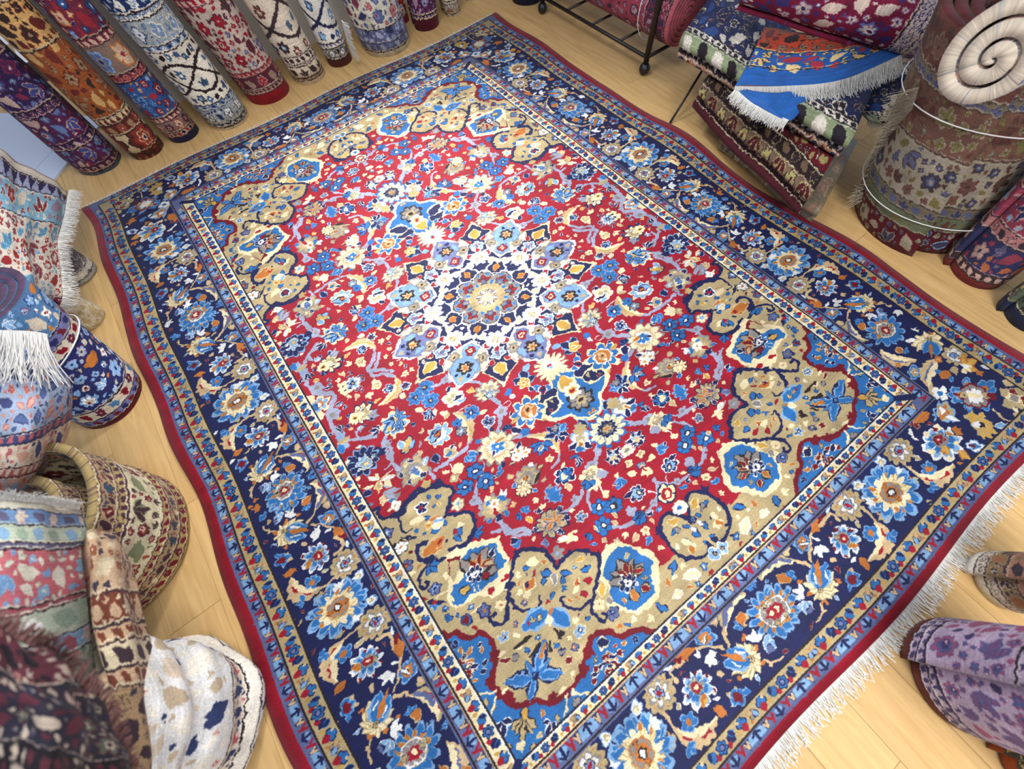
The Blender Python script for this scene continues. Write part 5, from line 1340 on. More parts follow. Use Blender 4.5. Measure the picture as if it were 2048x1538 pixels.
['h','leaf',[[1.357,-1.832],[1.382,-1.893]],.34,'TC',0,0],
['h','leaf',[[1.357,-1.832],[1.348,-1.905]],.34,'TC',0,0],
['h','leaf',[[1.357,-1.832],[1.263,-1.821]],.34,'TC',0,0],
['h','leaf',[[1.353,-1.828],[1.276,-1.857]],.36,'LB',0,0],
['h','leaf',[[1.363,-1.838],[1.31,-1.908]],.36,'LB',0,0],
['h','leaf',[[1.351,-1.838],[1.279,-1.895]],.14,'OO',0,0],
['h','flower',[[1.361,-1.827],[1.375,-1.827]],4,'KTTK',[1,.84,.42,.2],.3,1],
['h','flower',[[1.393,-1.808],[1.404,-1.808]],4,'OOOO',[1,.84,.42,.2],.3,1],
['h','flower',[[1.366,-1.957],[1.423,-1.957]],8,'TTTW',[1,.85,.7,.62],.25,1],
['h','flower',[[1.366,-1.957],[1.407,-1.957]],6,'GWTT',[1,.8,.5,.5],.55,.6],
['h','flower',[[1.365,-1.956],[1.385,-1.956]],6,'NLMM',[1,.84,.42,.2],.3,1],
['h','lobes',[[1.346,-2.015],[1.419,-2.041]],'OY',3,.9,.35],
['h','lobes',[[1.34,-2.019],[1.341,-2.063]],'TC',3,.9,.35],
['h','leaf',[[1.345,-1.997],[1.349,-2.039]],.3,'WW',0,0],
['h','leaf',[[1.395,-2.061],[1.42,-2.107]],.3,'WW',0,0],
['h','leaf',[[1.318,-1.988],[1.277,-2.024]],.4,'TT',0,0],
['h','flower',[[1.36,-2.084],[1.377,-2.084]],4,'OOOO',[1,.84,.42,.2],.3,1],
['h','sickle',[[1.296,-1.922],[1.201,-1.908],[1.147,-1.978]],.055,'SCM'],
['h','flower',[[1.294,-1.92],[1.314,-1.92]],5,'OOSO',[1,.84,.42,.2],.3,1],
['h','leaf',[[1.226,-1.953],[1.253,-1.968]],.6,'LB',0,0],
['h','leaf',[[1.222,-1.986],[1.282,-1.99]],.5,'OO',0,0],
['h','leaf',[[1.248,-2.006],[1.25,-2.035]],.6,'LB',0,0],
['h','palm',[[1.182,-1.91],[1.146,-1.865]],5,'LBTOC',[1.2,1,.7,.4,.3],1.3,.28],
['h','leaf',[[1.163,-1.881],[1.175,-1.907]],.3,'KW',0,0],
['h','sickle',[[1.155,-1.703],[1.118,-1.792],[1.231,-1.853]],.05,'SCM'],
['h','leaf',[[1.207,-1.743],[1.209,-1.791]],.6,'SO',0,0],
['h','lobes',[[1.228,-1.781],[1.232,-1.808]],'LB',3,1.1,.5],
['h','flower',[[1.144,-1.813],[1.163,-1.813]],4,'SOOS',[1,.84,.42,.2],.3,1],
['h','lobes',[[1.354,-1.745],[1.381,-1.741]],'WW',4,1.4,.3],
['h','leaf',[[1.272,-1.748],[1.318,-1.788]],.25,'WW',0,0],
['h','leaf',[[1.423,-1.844],[1.418,-1.863]],.4,'WW',0,0]]

cl = big_rug(OPS, SECT); rgb = cl.rgb(1, tint=(.87, .87, .87))
m_rug = woven('medallion_rug_wool', rgb, .5, .06, .3, .45, 330, .28)
NU, NV = 72, 104
S = np.linspace(-1.578, 1.578, NU); T = np.linspace(-2.452, 2.418, NV)
ss, tt = np.meshgrid(S, T); gx, gy = weave_to_floor(ss.ravel(), tt.ravel())
# hand-made edges are never straight
es = np.abs(ss.ravel())/1.578; et = np.abs(tt.ravel())/2.45
yy_ = gy
gx = gx+np.sign(ss.ravel())*es**6*(.012*np.sin(yy_*4.3+np.sign(ss.ravel()))+.008*np.sin(yy_*9.7))
right = (ss.ravel() > 0)
gx = gx-right*es**8*.03*np.exp(-((yy_+.42)/.2)**2)+right*es**8*.02*np.exp(-((yy_+.85)/.25)**2)
gx = gx+(~right)*es**8*.03*np.exp(-((yy_-1.9)/.25)**2)
gy = gy+np.sign(tt.ravel())*et**8*.010*np.sin(gx*5.1)
gz = .011+.0025*np.sin(gx*5+gy*3)+.002*np.sin(gy*7-gx*2)
gz = gz+.012*es**10*np.clip(np.sin(yy_*6.1+1), 0, 1)
V = np.r_[np.c_[gx, gy, gz], np.c_[gx, gy, np.full(len(gx), .0006)]]; n2 = NU*NV
uv = np.c_[(ss.ravel()+1.6)/3.2, (tt.ravel()-cl.y0)/(cl.h/cl.res)]; I = np.arange(n2).reshape(NV, NU); Fc = []
for k in range(NV-1):
    for q in range(NU-1):
        f = (I[k,q], I[k,q+1], I[k+1,q+1], I[k+1,q]); Fc.append(f)
rim = list(I[0,:])+list(I[1:,-1])+list(I[-1,-2::-1])+list(I[-2:0:-1,0])
for a, b_ in zip(rim, rim[1:]+rim[:1]): Fc.append((b_, a, a+n2, b_+n2))
rug = empty('medallion_rug', (0, 0, 0), 'large red medallion rug with navy floral border spread flat on the floor', 'rug')
link('pile', mesh('rug_pile', V, Fc, np.tile(uv, (2, 1))), rug, m_rug)
near = np.c_[gx[I[0,:]], gy[I[0,:]], np.full(NU, .008)]; far = np.c_[gx[I[-1,:]], gy[I[-1,:]], np.full(NU, .008)]
tag(link('fringe', fringe_mesh(near, (0, -1, -.06), .062, .0046, .0046, .22, 5, rows=2), rug, M_fringe), 'white cotton fringe along the near end', kind='stuff')
tag(link('fringe', fringe_mesh(far, (0, 1, -.08), .032, .006, .004, .25, 6), rug, M_fringe), 'short white fringe along the far end', kind='stuff')
# ---------------------------------------------------------------- rolled carpets standing along the back
def roll(label, base, lean, r, L, mat, group=None, seed=1, start=2.2, name='rolled_carpet', parts=None, **k):
    o = empty(name, (base[0], base[1], 0), label, 'rolled rug', group)
    link('rolled_sheet', spiral_mesh(r, L, (lean[0], lean[1]), seed=seed, start=start, **k), o, mat)
    return o
def hroll(label, a, b_, r, mat, seed, name='rolled_carpet', group=None, **k):
    a, b_ = np.array(a, float), np.array(b_, float); d = Vector(b_-a)
    o = empty(name, a, label, 'rolled rug', group); o.rotation_mode = 'QUATERNION'; o.rotation_quaternion = Vector((0, 0, 1)).rotation_difference(d.normalized())
    link('rolled_sheet', spiral_mesh(r, d.length, (0, 0), seed=seed, **k), o, mat); return o
G1 = 'rolled rugs standing along the back'
def std(label, spec, L, bands, pal, seed, res=340, group=G1, **k):
    base, lean, r = spec
    return roll(label, base, lean, r, L, carpet('wool_'+str(seed), 2*math.pi*r, L, bands, seed, pal, res), group, seed, **k)
KP = [('p','DBLCR'),('f','NLLC'),('b','CB'),('l','RR'),('l','BL'),('f','RDDC'),('l','CC')]
std('crumpled purple rug roll at the left end of the back row', ((-1.374,2.436),(-0.024,-0.005),0.145), 1.5,
    [(.02,'M','plain',0),(.06,'D','row',[('f','NCCD'),('l','CC')]),(.17,'D','fill',KP),(.21,'N','row',[('f','CDDC'),('l','CC')]),(.36,'D','fill',KP),(.40,'N','row',[('f','CDDC')]),(.62,'N','fill',KP),(.66,'D','row',[('l','CC')]),(1.5,'D','fill',KP)],
    dict(D=(78,34,70),R=(124,42,74),B=(66,70,132),L=(98,118,160),C=(186,158,150),N=(48,30,70),M=(84,98,128),W=(170,150,160)), 21, rumple=.045, flare=.12)
std('orange and brown tribal rug roll with a cream lozenge', ((-1.085,2.343),(-0.053,-0.009),0.126), 1.5,
    [(.05,'D','zig',[('l','DT')]),(.17,'C','medal',[('f','KDRT'),('l','DD'),('b','KD'),('f','DRRT'),('l','KK')]),(.23,'D','row',[('f','TRRC'),('l','TT')]),(.27,'C','zig',[('l','DK')]),(.62,'O','fill',[('l','DD'),('f','DTTK'),('l','KK'),('b','DT'),('l','YY')]),(.8,'Y','fill',[('l','DD'),('l','KK'),('f','DKKT')]),(1.5,'O','fill',[('l','DD'),('b','YD'),('f','DTTK')])],
    dict(O=(146,78,40),D=(98,40,34),C=(206,184,146),Y=(200,158,98),R=(140,52,44),T=(150,120,88),K=(52,36,34)), 22)
std('dark rug roll with a blue band above rosette borders', ((-0.836,2.338),(-0.074,-0.008),0.122), 1.5,
    [(.04,'N','plain',0),(.07,'C','row',[('l','NN'),('l','RR')]),(.14,'T','row',[('f','NDCN'),('f','RCCN')]),(.17,'D','row',[('l','CC')]),(.38,'B','fill',[('f','NRCN'),('f','CLLC'),('l','RR'),('l','OO'),('p','DTCCN'),('f','LBBL')]),(.42,'D','row',[('f','CRRC')]),(.56,'T','row',[('f','LMGN'),('f','NBBW'),('f','OCCR')]),(.60,'D','row',[('l','CC')]),(1.5,'D','fill',[('f','MLLD'),('f','OCCR'),('f','NBBW'),('b','CN'),('l','RR')])],
    dict(T=(126,104,92),D=(104,38,58),B=(46,78,132),C=(198,168,142),N=(30,32,78),R=(150,40,50)), 23)
std('grey blue and ivory rug roll with navy field and black scrolls', ((-0.532,2.276),(-0.112,-0.004),0.151), 1.5,
    [(.02,'C','plain',0),(.045,'L','row',[('l','NN'),('f','CWWN')]),(.14,'G','fill',[('f','KWWK'),('b','CN'),('f','CWWL'),('l','NN')]),(.17,'L','row',[('f','NCCN'),('l','NN')]),(.47,'C','scroll',[('f','KBLC'),('f','NBCC'),('b','KB'),('l','BB'),('l','KK')]),(.50,'L','row',[('l','NN'),('f','CWWN')]),(.62,'G','fill',[('f','NWWN'),('b','NL'),('f','CLLW')]),(.65,'L','row',[('f','NCCN')]),(1.5,'N','fill',[('p','CWLCL'),('b','WL'),('f','CCWL')])],
    dict(G=(150,158,160),L=(112,136,166),C=(220,212,194),N=(28,46,88),B=(58,96,134),W=(214,220,222)), 24)
std('beige rug roll with red flowers and a plain red foot', ((-0.201,2.366),(-0.139,0.006),0.167), 1.5,
    [(.07,'R','plain',0),(.10,'T','row',[('l','DD')]),(.18,'D','row',[('f','CRRC'),('l','TT')]),(.21,'R','row',[('l','TT')]),(.56,'C','fill',[('f','DRRC'),('b','DK'),('l','RR'),('f','KMMC'),('l','DD'),('f','DRCD')]),(.60,'R','row',[('l','CC')]),(.85,'D','medal',[('f','CRNC'),('f','RCCR'),('b','BL'),('l','RR')]),(1.5,'C','fill',[('f','DRRC'),('b','DK')])],
    dict(C=(188,170,156),D=(88,36,50),R=(148,26,44),T=(160,136,118),K=(70,50,56)), 25)
std('cream rug roll with brown scrollwork and striped borders', ((0.113,2.342),(-0.136,0.018),0.134), 1.5,
    [(.03,'C','plain',0),(.05,'T','row',[('l','KK')]),(.12,'C','row',[('b','GK'),('l','KK')]),(.14,'T','row',[('l','KK')]),(.18,'C','row',[('l','KK')]),(.62,'C','scroll',[('f','KKLC'),('f','KDCC'),('b','KB'),('l','BB')]),(.66,'T','row',[('l','KK')]),(.72,'C','row',[('l','KK')]),(1.5,'T','fill',[('f','DRRC'),('l','KK'),('b','CD')])],
    dict(C=(212,198,178),K=(58,46,50),T=(176,158,138),D=(120,60,50),B=(80,110,130)), 26)
R7 = std('ivory rug roll with navy flowers and a white fringed edge', ((0.370,2.364),(-0.078,0.018),0.111), 1.5,
    [(.05,'D','plain',0),(.12,'G','fill',[('f','NWWN'),('l','KK')]),(.15,'M','row',[('l','CC')]),(.5,'C','scroll',[('f','NBLC'),('b','NB'),('f','NLLC'),('l','NN')]),(.54,'M','row',[('l','CC')]),(1.5,'C','scroll',[('f','NBLC'),('b','NB'),('l','NN')])],
    dict(D=(84,36,38),G=(140,138,134),M=(104,106,138),C=(216,212,202),N=(36,40,72),B=(70,100,140)), 27)
R7p = np.array([(0.363,1.943,0.380),(0.407,2.125,0.200),(0.451,2.266,0.040)])-np.array(R7.location)
tag(link('fringe', fringe_mesh(R7p, (.35,-.75,-.4), .05, .004, .005, .5, 9, rows=2), R7, M_fringe), 'white fringe down the free edge', kind='stuff')
std('thick ivory rug roll with wide slate blue borders and blue palmettes', ((0.743,2.316),(-0.103,0.034),0.204), 1.5,
    [(.035,'C','plain',0),(.09,'M','row',[('f','NLLM'),('l','PP')]),(.17,'M','fill',[('f','LPPN'),('l','NN'),('l','PP')]),(.52,'C','fill',[('p','NMBLR'),('b','GN'),('l','DD'),('f','DSSR'),('l','GN'),('p','MBLNC')]),(.62,'M','fill',[('f','LPPN'),('l','NN')]),(1.5,'M','fill',[('f','LPPC'),('b','CN'),('l','CC')])],
    dict(C=(206,200,182),M=(92,96,132),B=(78,98,146),L=(120,134,168),N=(50,54,92),D=(120,54,74),S=(180,120,120)), 28)
std('thin bright red rug roll squeezed behind the thick ivory roll', ((1.007,2.507),(-0.071,0.028),0.067), 1.4,
    [(.05,'R','plain',0),(.2,'R','fill',KD),(1.4,'D','fill',KD)], dict(R=(150,24,38),D=(104,22,38)), 29)
std('purple and crimson rug roll with a plain crimson foot', ((1.109,2.326),(0.005,-0.002),0.120), 1.4,
    [(.07,'R','plain',0),(.10,'N','row',[('l','PP')]),(.22,'D','fill',[('p','NMPLR'),('l','PP'),('f','NMMP')]),(.25,'N','row',[('l','PP')]),(1.4,'D','fill',[('p','NMPLR'),('f','RDDP'),('l','PP')])],
    dict(R=(92,20,48),D=(84,30,70),N=(52,30,62),P=(170,140,164),M=(110,70,110)), 30)
std('pale grey speckled rug roll in the back row', ((1.355,2.328),(-0.085,0.043),0.087), 1.4,
    [(.02,'W','plain',0),(.08,'G','fill',[('l','WW'),('l','DD'),('f','WSSG')]),(.1,'W','row',[('l','GG')]),(1.4,'G','fill',[('l','WW'),('f','WGGW'),('l','TT')])], dict(G=(146,138,132),W=(204,200,192),D=(130,80,84)), 31)
std('slim off-white rug roll at the right end of the back row', ((1.567,2.406),(0.073,-0.047),0.057), 1.3, [(.03,'W','plain',0),(1.3,'C','fill',[('l','GG'),('l','TT')])], dict(C=(206,204,196)), 32)
std('navy and gold rug roll standing apart by the iron rack', ((1.915,2.090),(-0.102,0.070),0.148), 1.3,
    [(.05,'N','plain',0),(.12,'N','fill',[('l','YY'),('f','YCCN'),('l','CC')]),(1.3,'B','fill',[('p','NYCLR'),('f','YCCN'),('l','NN')])], dict(N=(20,26,56),B=(40,66,120)), 33, group=None)
# ---------------------------------------------------------------- left side: rolls and piles
G2 = 'rolled rugs standing along the left side'
KN = [('p','NLWCR'),('f','NLLC'),('b','WL'),('f','CWDC'),('l','OO'),('l','LL'),('p','DLPCN'),('l','CC'),('f','PLLN')]
m_r4 = carpet('wool_41', 2*math.pi*.165, .68,
    [(.025,'R','plain',0),(.065,'l','row',[('l','RR'),('l','NN')]),(.12,'C','row',[('f','NRRC'),('l','DD'),('l','BB')]),(.40,'N','fill',KN),(.45,'C','row',[('f','NRRC'),('l','DD')]),(.50,'l','row',[('l','RR'),('l','NN')]),(.68,'B','fill',KN)],
    41, dict(N=(34,40,92),l=(104,104,150),C=(190,178,160),R=(96,20,34),B=(72,110,150)), 420)
r4 = roll('navy blue floral rug roll leaning back on the left, tied with string', (-1.765,.60), (.02,.62), .175, .46, m_r4, G2, 41, turns=3.2, pitch=.034, start=1.0, rumple=.012)
link('string', cord_mesh([(.181*math.cos(a)+.02*z_, .181*math.sin(a)+.62*z_, z_) for a in np.linspace(0, 6.28, 44) for z_ in (.24+.04*math.cos(a+.5),)], .003, 5, True), r4, M_string)
std('wide tan floral rug roll with an open top and maroon edge', ((-1.915,-.14),(.03,.02),.352), .40,
    [(.02,'T','plain',0),(.06,'T','row',[('l','DD'),('f','KDDC')]),(.12,'S','fill',[('f','KDOC'),('b','KB'),('l','KK'),('l','CC')]),(.15,'T','row',[('l','DD')]),(.29,'C','fill',[('p','KDOCR'),('f','ODRC'),('b','GK'),('l','GG'),('f','KOCD'),('l','OO')]),(.32,'T','row',[('l','KK')]),(.385,'S','fill',[('f','KDOC'),('b','KB'),('l','KK')]),(.40,'T','row',[('l','KK')]),(.44,'D','plain',0)],
    dict(T=(158,138,92),S=(168,142,108),C=(206,196,164),D=(102,22,38),O=(150,76,60),K=(70,44,56),G=(120,128,96),R=(120,40,50),B=(50,80,100)), 42, 460, G2, turns=1.75, pitch=.11, thick=.26, rumple=.02, start=2.2, nz=22)
std('rumpled white rug roll with sparse coloured specks', ((-1.86,-.87),(.06,.03),.285), .46,
    [(.05,'W','row',[('l','NN'),('l','SS')]),(.09,'C','plain',0),(.16,'S','fill',[('l','NN'),('l','RR'),('l','CC'),('l','WW')]),(.46,'W','fill',[('l','SS'),('l','CC'),('l','NN'),('l','CC'),('f','CSRC'),('l','TT')])],
    dict(W=(212,212,212),C=(222,216,204),S=(200,186,168),N=(44,56,96),R=(176,84,98),T=(180,164,140),O=(186,150,110)), 43, 420, G2, rumple=.075, turns=2.6, pitch=.035, nz=26)
# pale draped rug with fringe at the far left
PL_ = dict(C=(216,206,190),L=(128,176,200),R=(150,44,46),D=(128,52,56),N=(44,42,84),M=(150,128,150),W=(226,222,214),B=(86,140,176),S=(206,184,166),K=(60,44,60))
m_l1 = woven('wool_51', strip(.8, .8, [(.05,'C','plain',0),(.11,'P','zig',[('l','NK')]),(.24,'L','fill',[('b','WD'),('l','MM'),('f','CRRC'),('l','CC')]),(.62,'C','fill',[('p','LBLWR'),('p','DRSWN'),('b','LB'),('l','RR'),('b','MD'),('f','CRRC')]),(.8,'R','fill',[('p','CLNWC'),('b','CL'),('l','NN')])], 51, PL_, 420))
l1 = empty('draped_rug', (-1.886,1.994,0.000), 'white and pale blue rug draped over the far left pile, cream fringe', 'rug')
def rel(o, pts): return [np.array(p)-np.array(o.location) for p in pts]
g1 = [rel(l1, r_) for r_ in (((-1.503,1.959,0.160),(-1.536,1.966,0.300),(-1.593,2.027,0.420),(-1.718,2.324,0.450)), ((-1.556,1.645,0.200),(-1.561,1.513,0.360),(-1.612,1.494,0.460),(-1.745,1.662,0.480)), ((-1.614,1.326,0.240),(-1.598,1.178,0.380),(-1.645,1.159,0.470),(-1.759,1.254,0.500)), ((-1.646,1.075,0.220),(-1.650,0.970,0.360),(-1.703,0.980,0.440),(-1.804,1.041,0.480)), ((-1.740,1.065,0.180),(-1.754,0.946,0.280),(-1.807,0.888,0.360),(-1.910,0.950,0.400)))]
link('sheet', sheet_mesh(g1, .014, 40, 44, (1, 1), .010, 5), l1, m_l1)
e1 = [g1[0][2], g1[0][1], g1[0][0]]; e2 = [g1[0][0], g1[1][0], g1[2][0], g1[3][0], g1[4][0]]
tag(link('fringe', fringe_mesh([cr(e2, t) for t in np.linspace(0,1,20)], (.75,-.25,-.55), .055, .004, .004, .25, 11, rows=2), l1, M_fringe), 'cream fringe on the hanging edge', kind='stuff')
# grey rolled carpet ends under it
std('small dark grey rug roll lying low under the draped rug', ((-1.70,1.50),(-.1,.1),.11), .2, [(.03,'G','plain',0),(.06,'C','plain',0),(.2,'K','fill',[('l','GG'),('f','GKKG')])], dict(K=(86,80,84),G=(150,146,138),C=(186,180,166)), 52, group=G2, pitch=.03)
std('cream backed rug roll below the draped rug beside the navy roll', ((-1.72,1.13),(.0,.0),.09), .3, [(.3,'C','fill',[('l','TT')])], dict(C=(206,196,172)), 53, group=G2)
# pile that carries the near-left rugs
PK = dict(R=(176,96,96),B=(78,96,140),L=(150,166,190),N=(60,66,110),C=(206,190,172),P=(170,150,170),S=(196,150,134))
m_l5 = woven('wool_54', strip(.8, .8, [(.45,'L','fill',[('l','NB'),('l','RS'),('l','NN'),('f','SRRS'),('l','BB')]),(.5,'N','row',[('l','RR')]),(.62,'C','fill',[('l','RR'),('l','NN'),('l','SS')]),(.66,'R','row',[('l','CC')]),(.8,'S','fill',[('l','RR'),('l','LL')])], 54, PK, 420))
l5 = empty('folded_rug', (-2.083,0.655,0.000), 'pink and blue herati rug folded over the left pile with long white fringe', 'rug')
g5 = [rel(l5, r_) for r_ in (((-1.603,0.509,0.420),(-1.618,0.490,0.500),(-1.771,0.613,0.500)), ((-1.598,0.409,0.380),(-1.595,0.283,0.520),(-1.752,0.350,0.540)), ((-1.646,0.335,0.320),(-1.608,0.112,0.520),(-1.748,0.163,0.560)), ((-1.762,0.246,0.260),(-1.695,0.035,0.460),(-1.785,0.041,0.540)), ((-1.928,0.173,0.200),(-1.861,0.023,0.360),(-1.841,-0.037,0.500)))]
link('sheet', sheet_mesh(g5, .05, 34, 34, (1, 1), .004, 6), l5, m_l5)
e5 = [np.array(v)-np.array(l5.location) for v in ((-1.660,0.537,0.600),(-1.582,0.462,0.600),(-1.525,0.442,0.560),(-1.500,0.430,0.530))]
tag(link('fringe', fringe_mesh([cr(e5, t) for t in np.linspace(0,1,24)], np.array((-1.635,0.137,0.560))-np.array((-1.554,0.439,0.600)), .20, .0035, .004, .16, 12, rows=3), l5, M_fringe), 'long tangled white fringe', kind='stuff')
PT = dict(R=(178,96,104),D=(150,76,88),L=(128,162,192),B=(104,140,180),G=(140,160,142),C=(206,202,186),T=(176,188,168),N=(92,90,120),S=(206,160,160))
m_l7 = woven('wool_55', strip(.7, .7, [(.16,'C','fill',[('b','GT'),('l','GG'),('l','LL')]),(.22,'L','row',[('l','DD'),('f','CSSC')]),(.32,'T','row',[('f','CWWS'),('l','GG')]),(.34,'D','plain',0),(.52,'R','fill',[('b','LB'),('l','GC'),('f','GCCG'),('l','CC'),('f','LLLC')]),(.54,'N','plain',0),(.6,'T','row',[('l','GG'),('l','LL')]),(.66,'B','row',[('f','SCCS'),('l','NN')]),(.7,'C','plain',0)], 55, PT, 420))
l7 = empty('folded_rug', (-2.145,-0.056,0.000), 'pastel pink and sage floral rug folded down with white fringe', 'rug')
g7 = [rel(l7, r_) for r_ in (((-1.670,-0.726,0.400),(-1.607,-0.781,0.620),(-1.642,-0.781,0.720),(-1.746,-0.761,0.720)), ((-1.627,-0.555,0.440),(-1.550,-0.643,0.660),(-1.601,-0.635,0.740),(-1.709,-0.587,0.740)), ((-1.600,-0.408,0.460),(-1.531,-0.477,0.660),(-1.580,-0.454,0.740),(-1.696,-0.379,0.740)), ((-1.600,-0.234,0.460),(-1.533,-0.297,0.640),(-1.581,-0.259,0.720),(-1.707,-0.162,0.720)))]
link('sheet', sheet_mesh(g7, .05, 34, 34, (1, 1), .004, 7), l7, m_l7)
e7 = [g7[3][0], g7[3][1], g7[3][2]]
tag(link('fringe', fringe_mesh([cr(e7, t) for t in np.linspace(0,1,20)], np.array((-1.466,-0.303,0.690))-np.array((-1.534,-0.300,0.640)), .045, .0035, .004, .5, 13, rows=3), l7, M_fringe), 'white fringe standing up along the folded end', kind='stuff')
PB = dict(T=(160,134,100),S=(186,158,128),C=(204,190,160),K=(58,44,52),D=(108,58,44),O=(140,86,60),N=(60,52,70))
m_l8 = woven('wool_56', strip(.3, .7, [(.2,'T','fill',[('l','KK'),('l','NN'),('b','KT')]),(.24,'S','row',[('l','DD')]),(.30,'C','row',[('l','KK')]),(.34,'S','row',[('l','DD')]),(.42,'D','fill',[('l','SS'),('l','CC')]),(.7,'S','fill',[('f','DSOK'),('f','NSDK'),('l','CC'),('l','NN'),('f','DOOC')])], 56, PB, 460))
l8 = empty('hanging_rug', (-1.978,-0.492,0.000), 'narrow brown and cream geometric runner hanging between pastel rug and white roll', 'rug')
g8 = [rel(l8, r_) for r_ in (((-1.712,-0.975,0.300),(-1.643,-0.980,0.440),(-1.631,-0.953,0.520)), ((-1.654,-0.810,0.340),(-1.589,-0.821,0.480),(-1.594,-0.805,0.540)), ((-1.617,-0.609,0.380),(-1.561,-0.633,0.500),(-1.578,-0.629,0.540)), ((-1.596,-0.428,0.400),(-1.552,-0.453,0.500),(-1.559,-0.456,0.540)), ((-1.634,-0.317,0.360),(-1.581,-0.348,0.460),(-1.581,-0.366,0.500)))]
link('sheet', sheet_mesh(g8, .03, 20, 40, (1, 1), .004, 8), l8, m_l8)
PD = dict(N=(40,38,52),D=(84,40,52),C=(178,164,150),R=(128,54,62),G=(86,96,84),K=(30,26,34),B=(66,74,100),O=(176,96,72))
m_l10 = woven('wool_57', strip(.6, .6, [(.2,'K','fill',[('f','KGCB'),('l','CC'),('l','DD')]),(.44,'N','fill',[('f','DGCK'),('b','DC'),('l','DD'),('f','KBCD'),('l','CC')]),(.6,'D','fill',[('l','CC'),('b','KC'),('l','KK'),('l','CR')])], 57, PD, 420))
l10 = empty('folded_rug', (-2.290,-0.481,0.000), 'dark maroon and black shaggy rug at the near left corner', 'rug')
g10 = [rel(l10, r_) for r_ in (((-1.483,-1.088,0.620),(-1.384,-1.061,0.860),(-1.446,-1.008,0.920)), ((-1.432,-0.988,0.700),(-1.316,-0.957,0.920),(-1.362,-0.886,0.980)), ((-1.376,-0.899,0.780),(-1.286,-0.887,0.950),(-1.330,-0.812,1.000)), ((-1.357,-0.800,0.860),(-1.306,-0.789,0.950),(-1.343,-0.718,0.980)))]
link('sheet', sheet_mesh(g10, .05, 34, 34, (1, 1), .008, 9), l10, m_l10)
tag(link('fringe', fringe_mesh([cr([g10[0][0],g10[1][0],g10[2][0],g10[3][0],g10[3][1],g10[3][2]], t) for t in np.linspace(0,1,30)], np.array((-1.307,-0.846,0.860))-np.array((-1.317,-0.869,0.880)), .028, .006, .008, .3, 14, rows=2), l10, plain('shaggy_wool',(120,86,84),.9,.5,60)), 'shaggy pile along the edge', kind='stuff')
# ---------------------------------------------------------------- right side: rack with a rolled rug
rack = empty('iron_rack', (1.95, 1.25, 0), 'black iron rack with ball feet holding a pink rolled rug', 'rack')
def bar(name, a, b_, r, parent=rack): return link(name, cord_mesh([np.array(a)-np.array(parent.location), np.array(b_)-np.array(parent.location)], r, 10), parent, M_iron)
def ball(p, r, parent=rack):
    V, Fc = [], []; n, m = 14, 9
    for j in range(m):
        a = -math.pi/2+math.pi*j/(m-1)
        for i_ in range(n): V.append((p[0]+r*math.cos(a)*math.cos(6.2832*i_/n)-parent.location[0], p[1]+r*math.cos(a)*math.sin(6.2832*i_/n)-parent.location[1], p[2]+r*math.sin(a)-parent.location[2]))
    for j in range(m-1):
        for i_ in range(n): Fc.append((j*n+i_, j*n+(i_+1) % n, (j+1)*n+(i_+1) % n, (j+1)*n+i_))
    return link('ball_foot', mesh('ball', V, Fc), parent, M_iron)
for x_ in (1.86, 2.42):
    for y_ in (.74, 1.82):
        ball((x_, y_, .036), .036); bar('leg', (x_, y_, .05), (x_, y_, 1.15), .018)
for z_ in (.10, .62):
    for x_ in (1.86, 2.42): bar('side_rail', (x_, .74, z_), (x_, 1.82, z_), .011)
    for y_ in (.74, 1.82): bar('cross_rail', (1.86, y_, z_), (2.42, y_, z_), .011)
for y_ in (1.0, 1.28, 1.55): bar('cross_rail', (1.86, y_, .10), (2.42, y_, .10), .008)
PR = dict(R=(150,62,80),D=(98,44,66),C=(186,150,150),N=(60,44,66),L=(130,110,140),S=(170,90,98),P=(160,130,150))
m_t1 = carpet('wool_61', 1.2, 1.45, [(.03,'S','plain',0),(.10,'D','fill',[('f','CRRN'),('l','NN')]),(.13,'R','plain',0),(.2,'D','fill',[('f','CRRN'),('l','PP'),('l','NN')]),(1.45,'R','fill',[('p','DNCPR'),('f','NLLC'),('b','NP'),('l','NN')])], 61, PR)
t1 = hroll('pink rolled rug lying on the iron rack, coiled end showing', (2.03, .64, .30), (2.03, 2.03, .30), .18, m_t1, 61, turns=6.5, pitch=.026, thick=.86, start=.5, nz=24)
for zz in (.22, 1.0): link('string', cord_mesh([(.189*math.cos(a), .189*math.sin(a), zz) for a in np.linspace(0, 6.28, 36)], .0025, 5, True), t1, M_string)
# trestle leg and pile of folded rugs
tr = empty('folding_stand', (2.311,0.311,0.000), 'thin black folding stand leaning out beside the rug pile', 'stand')
bar('leg', (1.618,0.267,0.005), (2.007,0.376,0.200), .007, tr); bar('leg', (2.007,0.376,0.200), (2.875,0.452,0.020), .007, tr)
P6 = dict(R=(96,14,28),D=(64,16,26),N=(34,24,36),C=(188,176,150),T=(104,84,66),K=(34,20,24),B=(60,64,84),Y=(150,140,90))
m_t6 = carpet('wool_62', .9, .7, [(.2,'R','fill',[('p','NDCWR'),('b','CN'),('l','YY'),('f','WNCD')]),(.26,'K','row',[('f','YNND'),('l','TT')]),(.34,'T','row',[('f','NYYD'),('b','YD')]),(.37,'K','row',[('l','DD')]),(.42,'D','plain',0),(.7,'K','row',[('l','DD'),('l','TT')])], 62, P6)
G3 = 'folded rugs in the right hand pile'
def fold(label, *a, mat=None, cat='folded rug', **k):
    o = link('folded_rug', fold_mesh(*a, **k), mat=mat); return tag(o, label, cat, G3)
P7 = dict(T=(120,108,86),G=(112,112,104),C=(168,158,136),S=(150,116,92),K=(70,60,52))
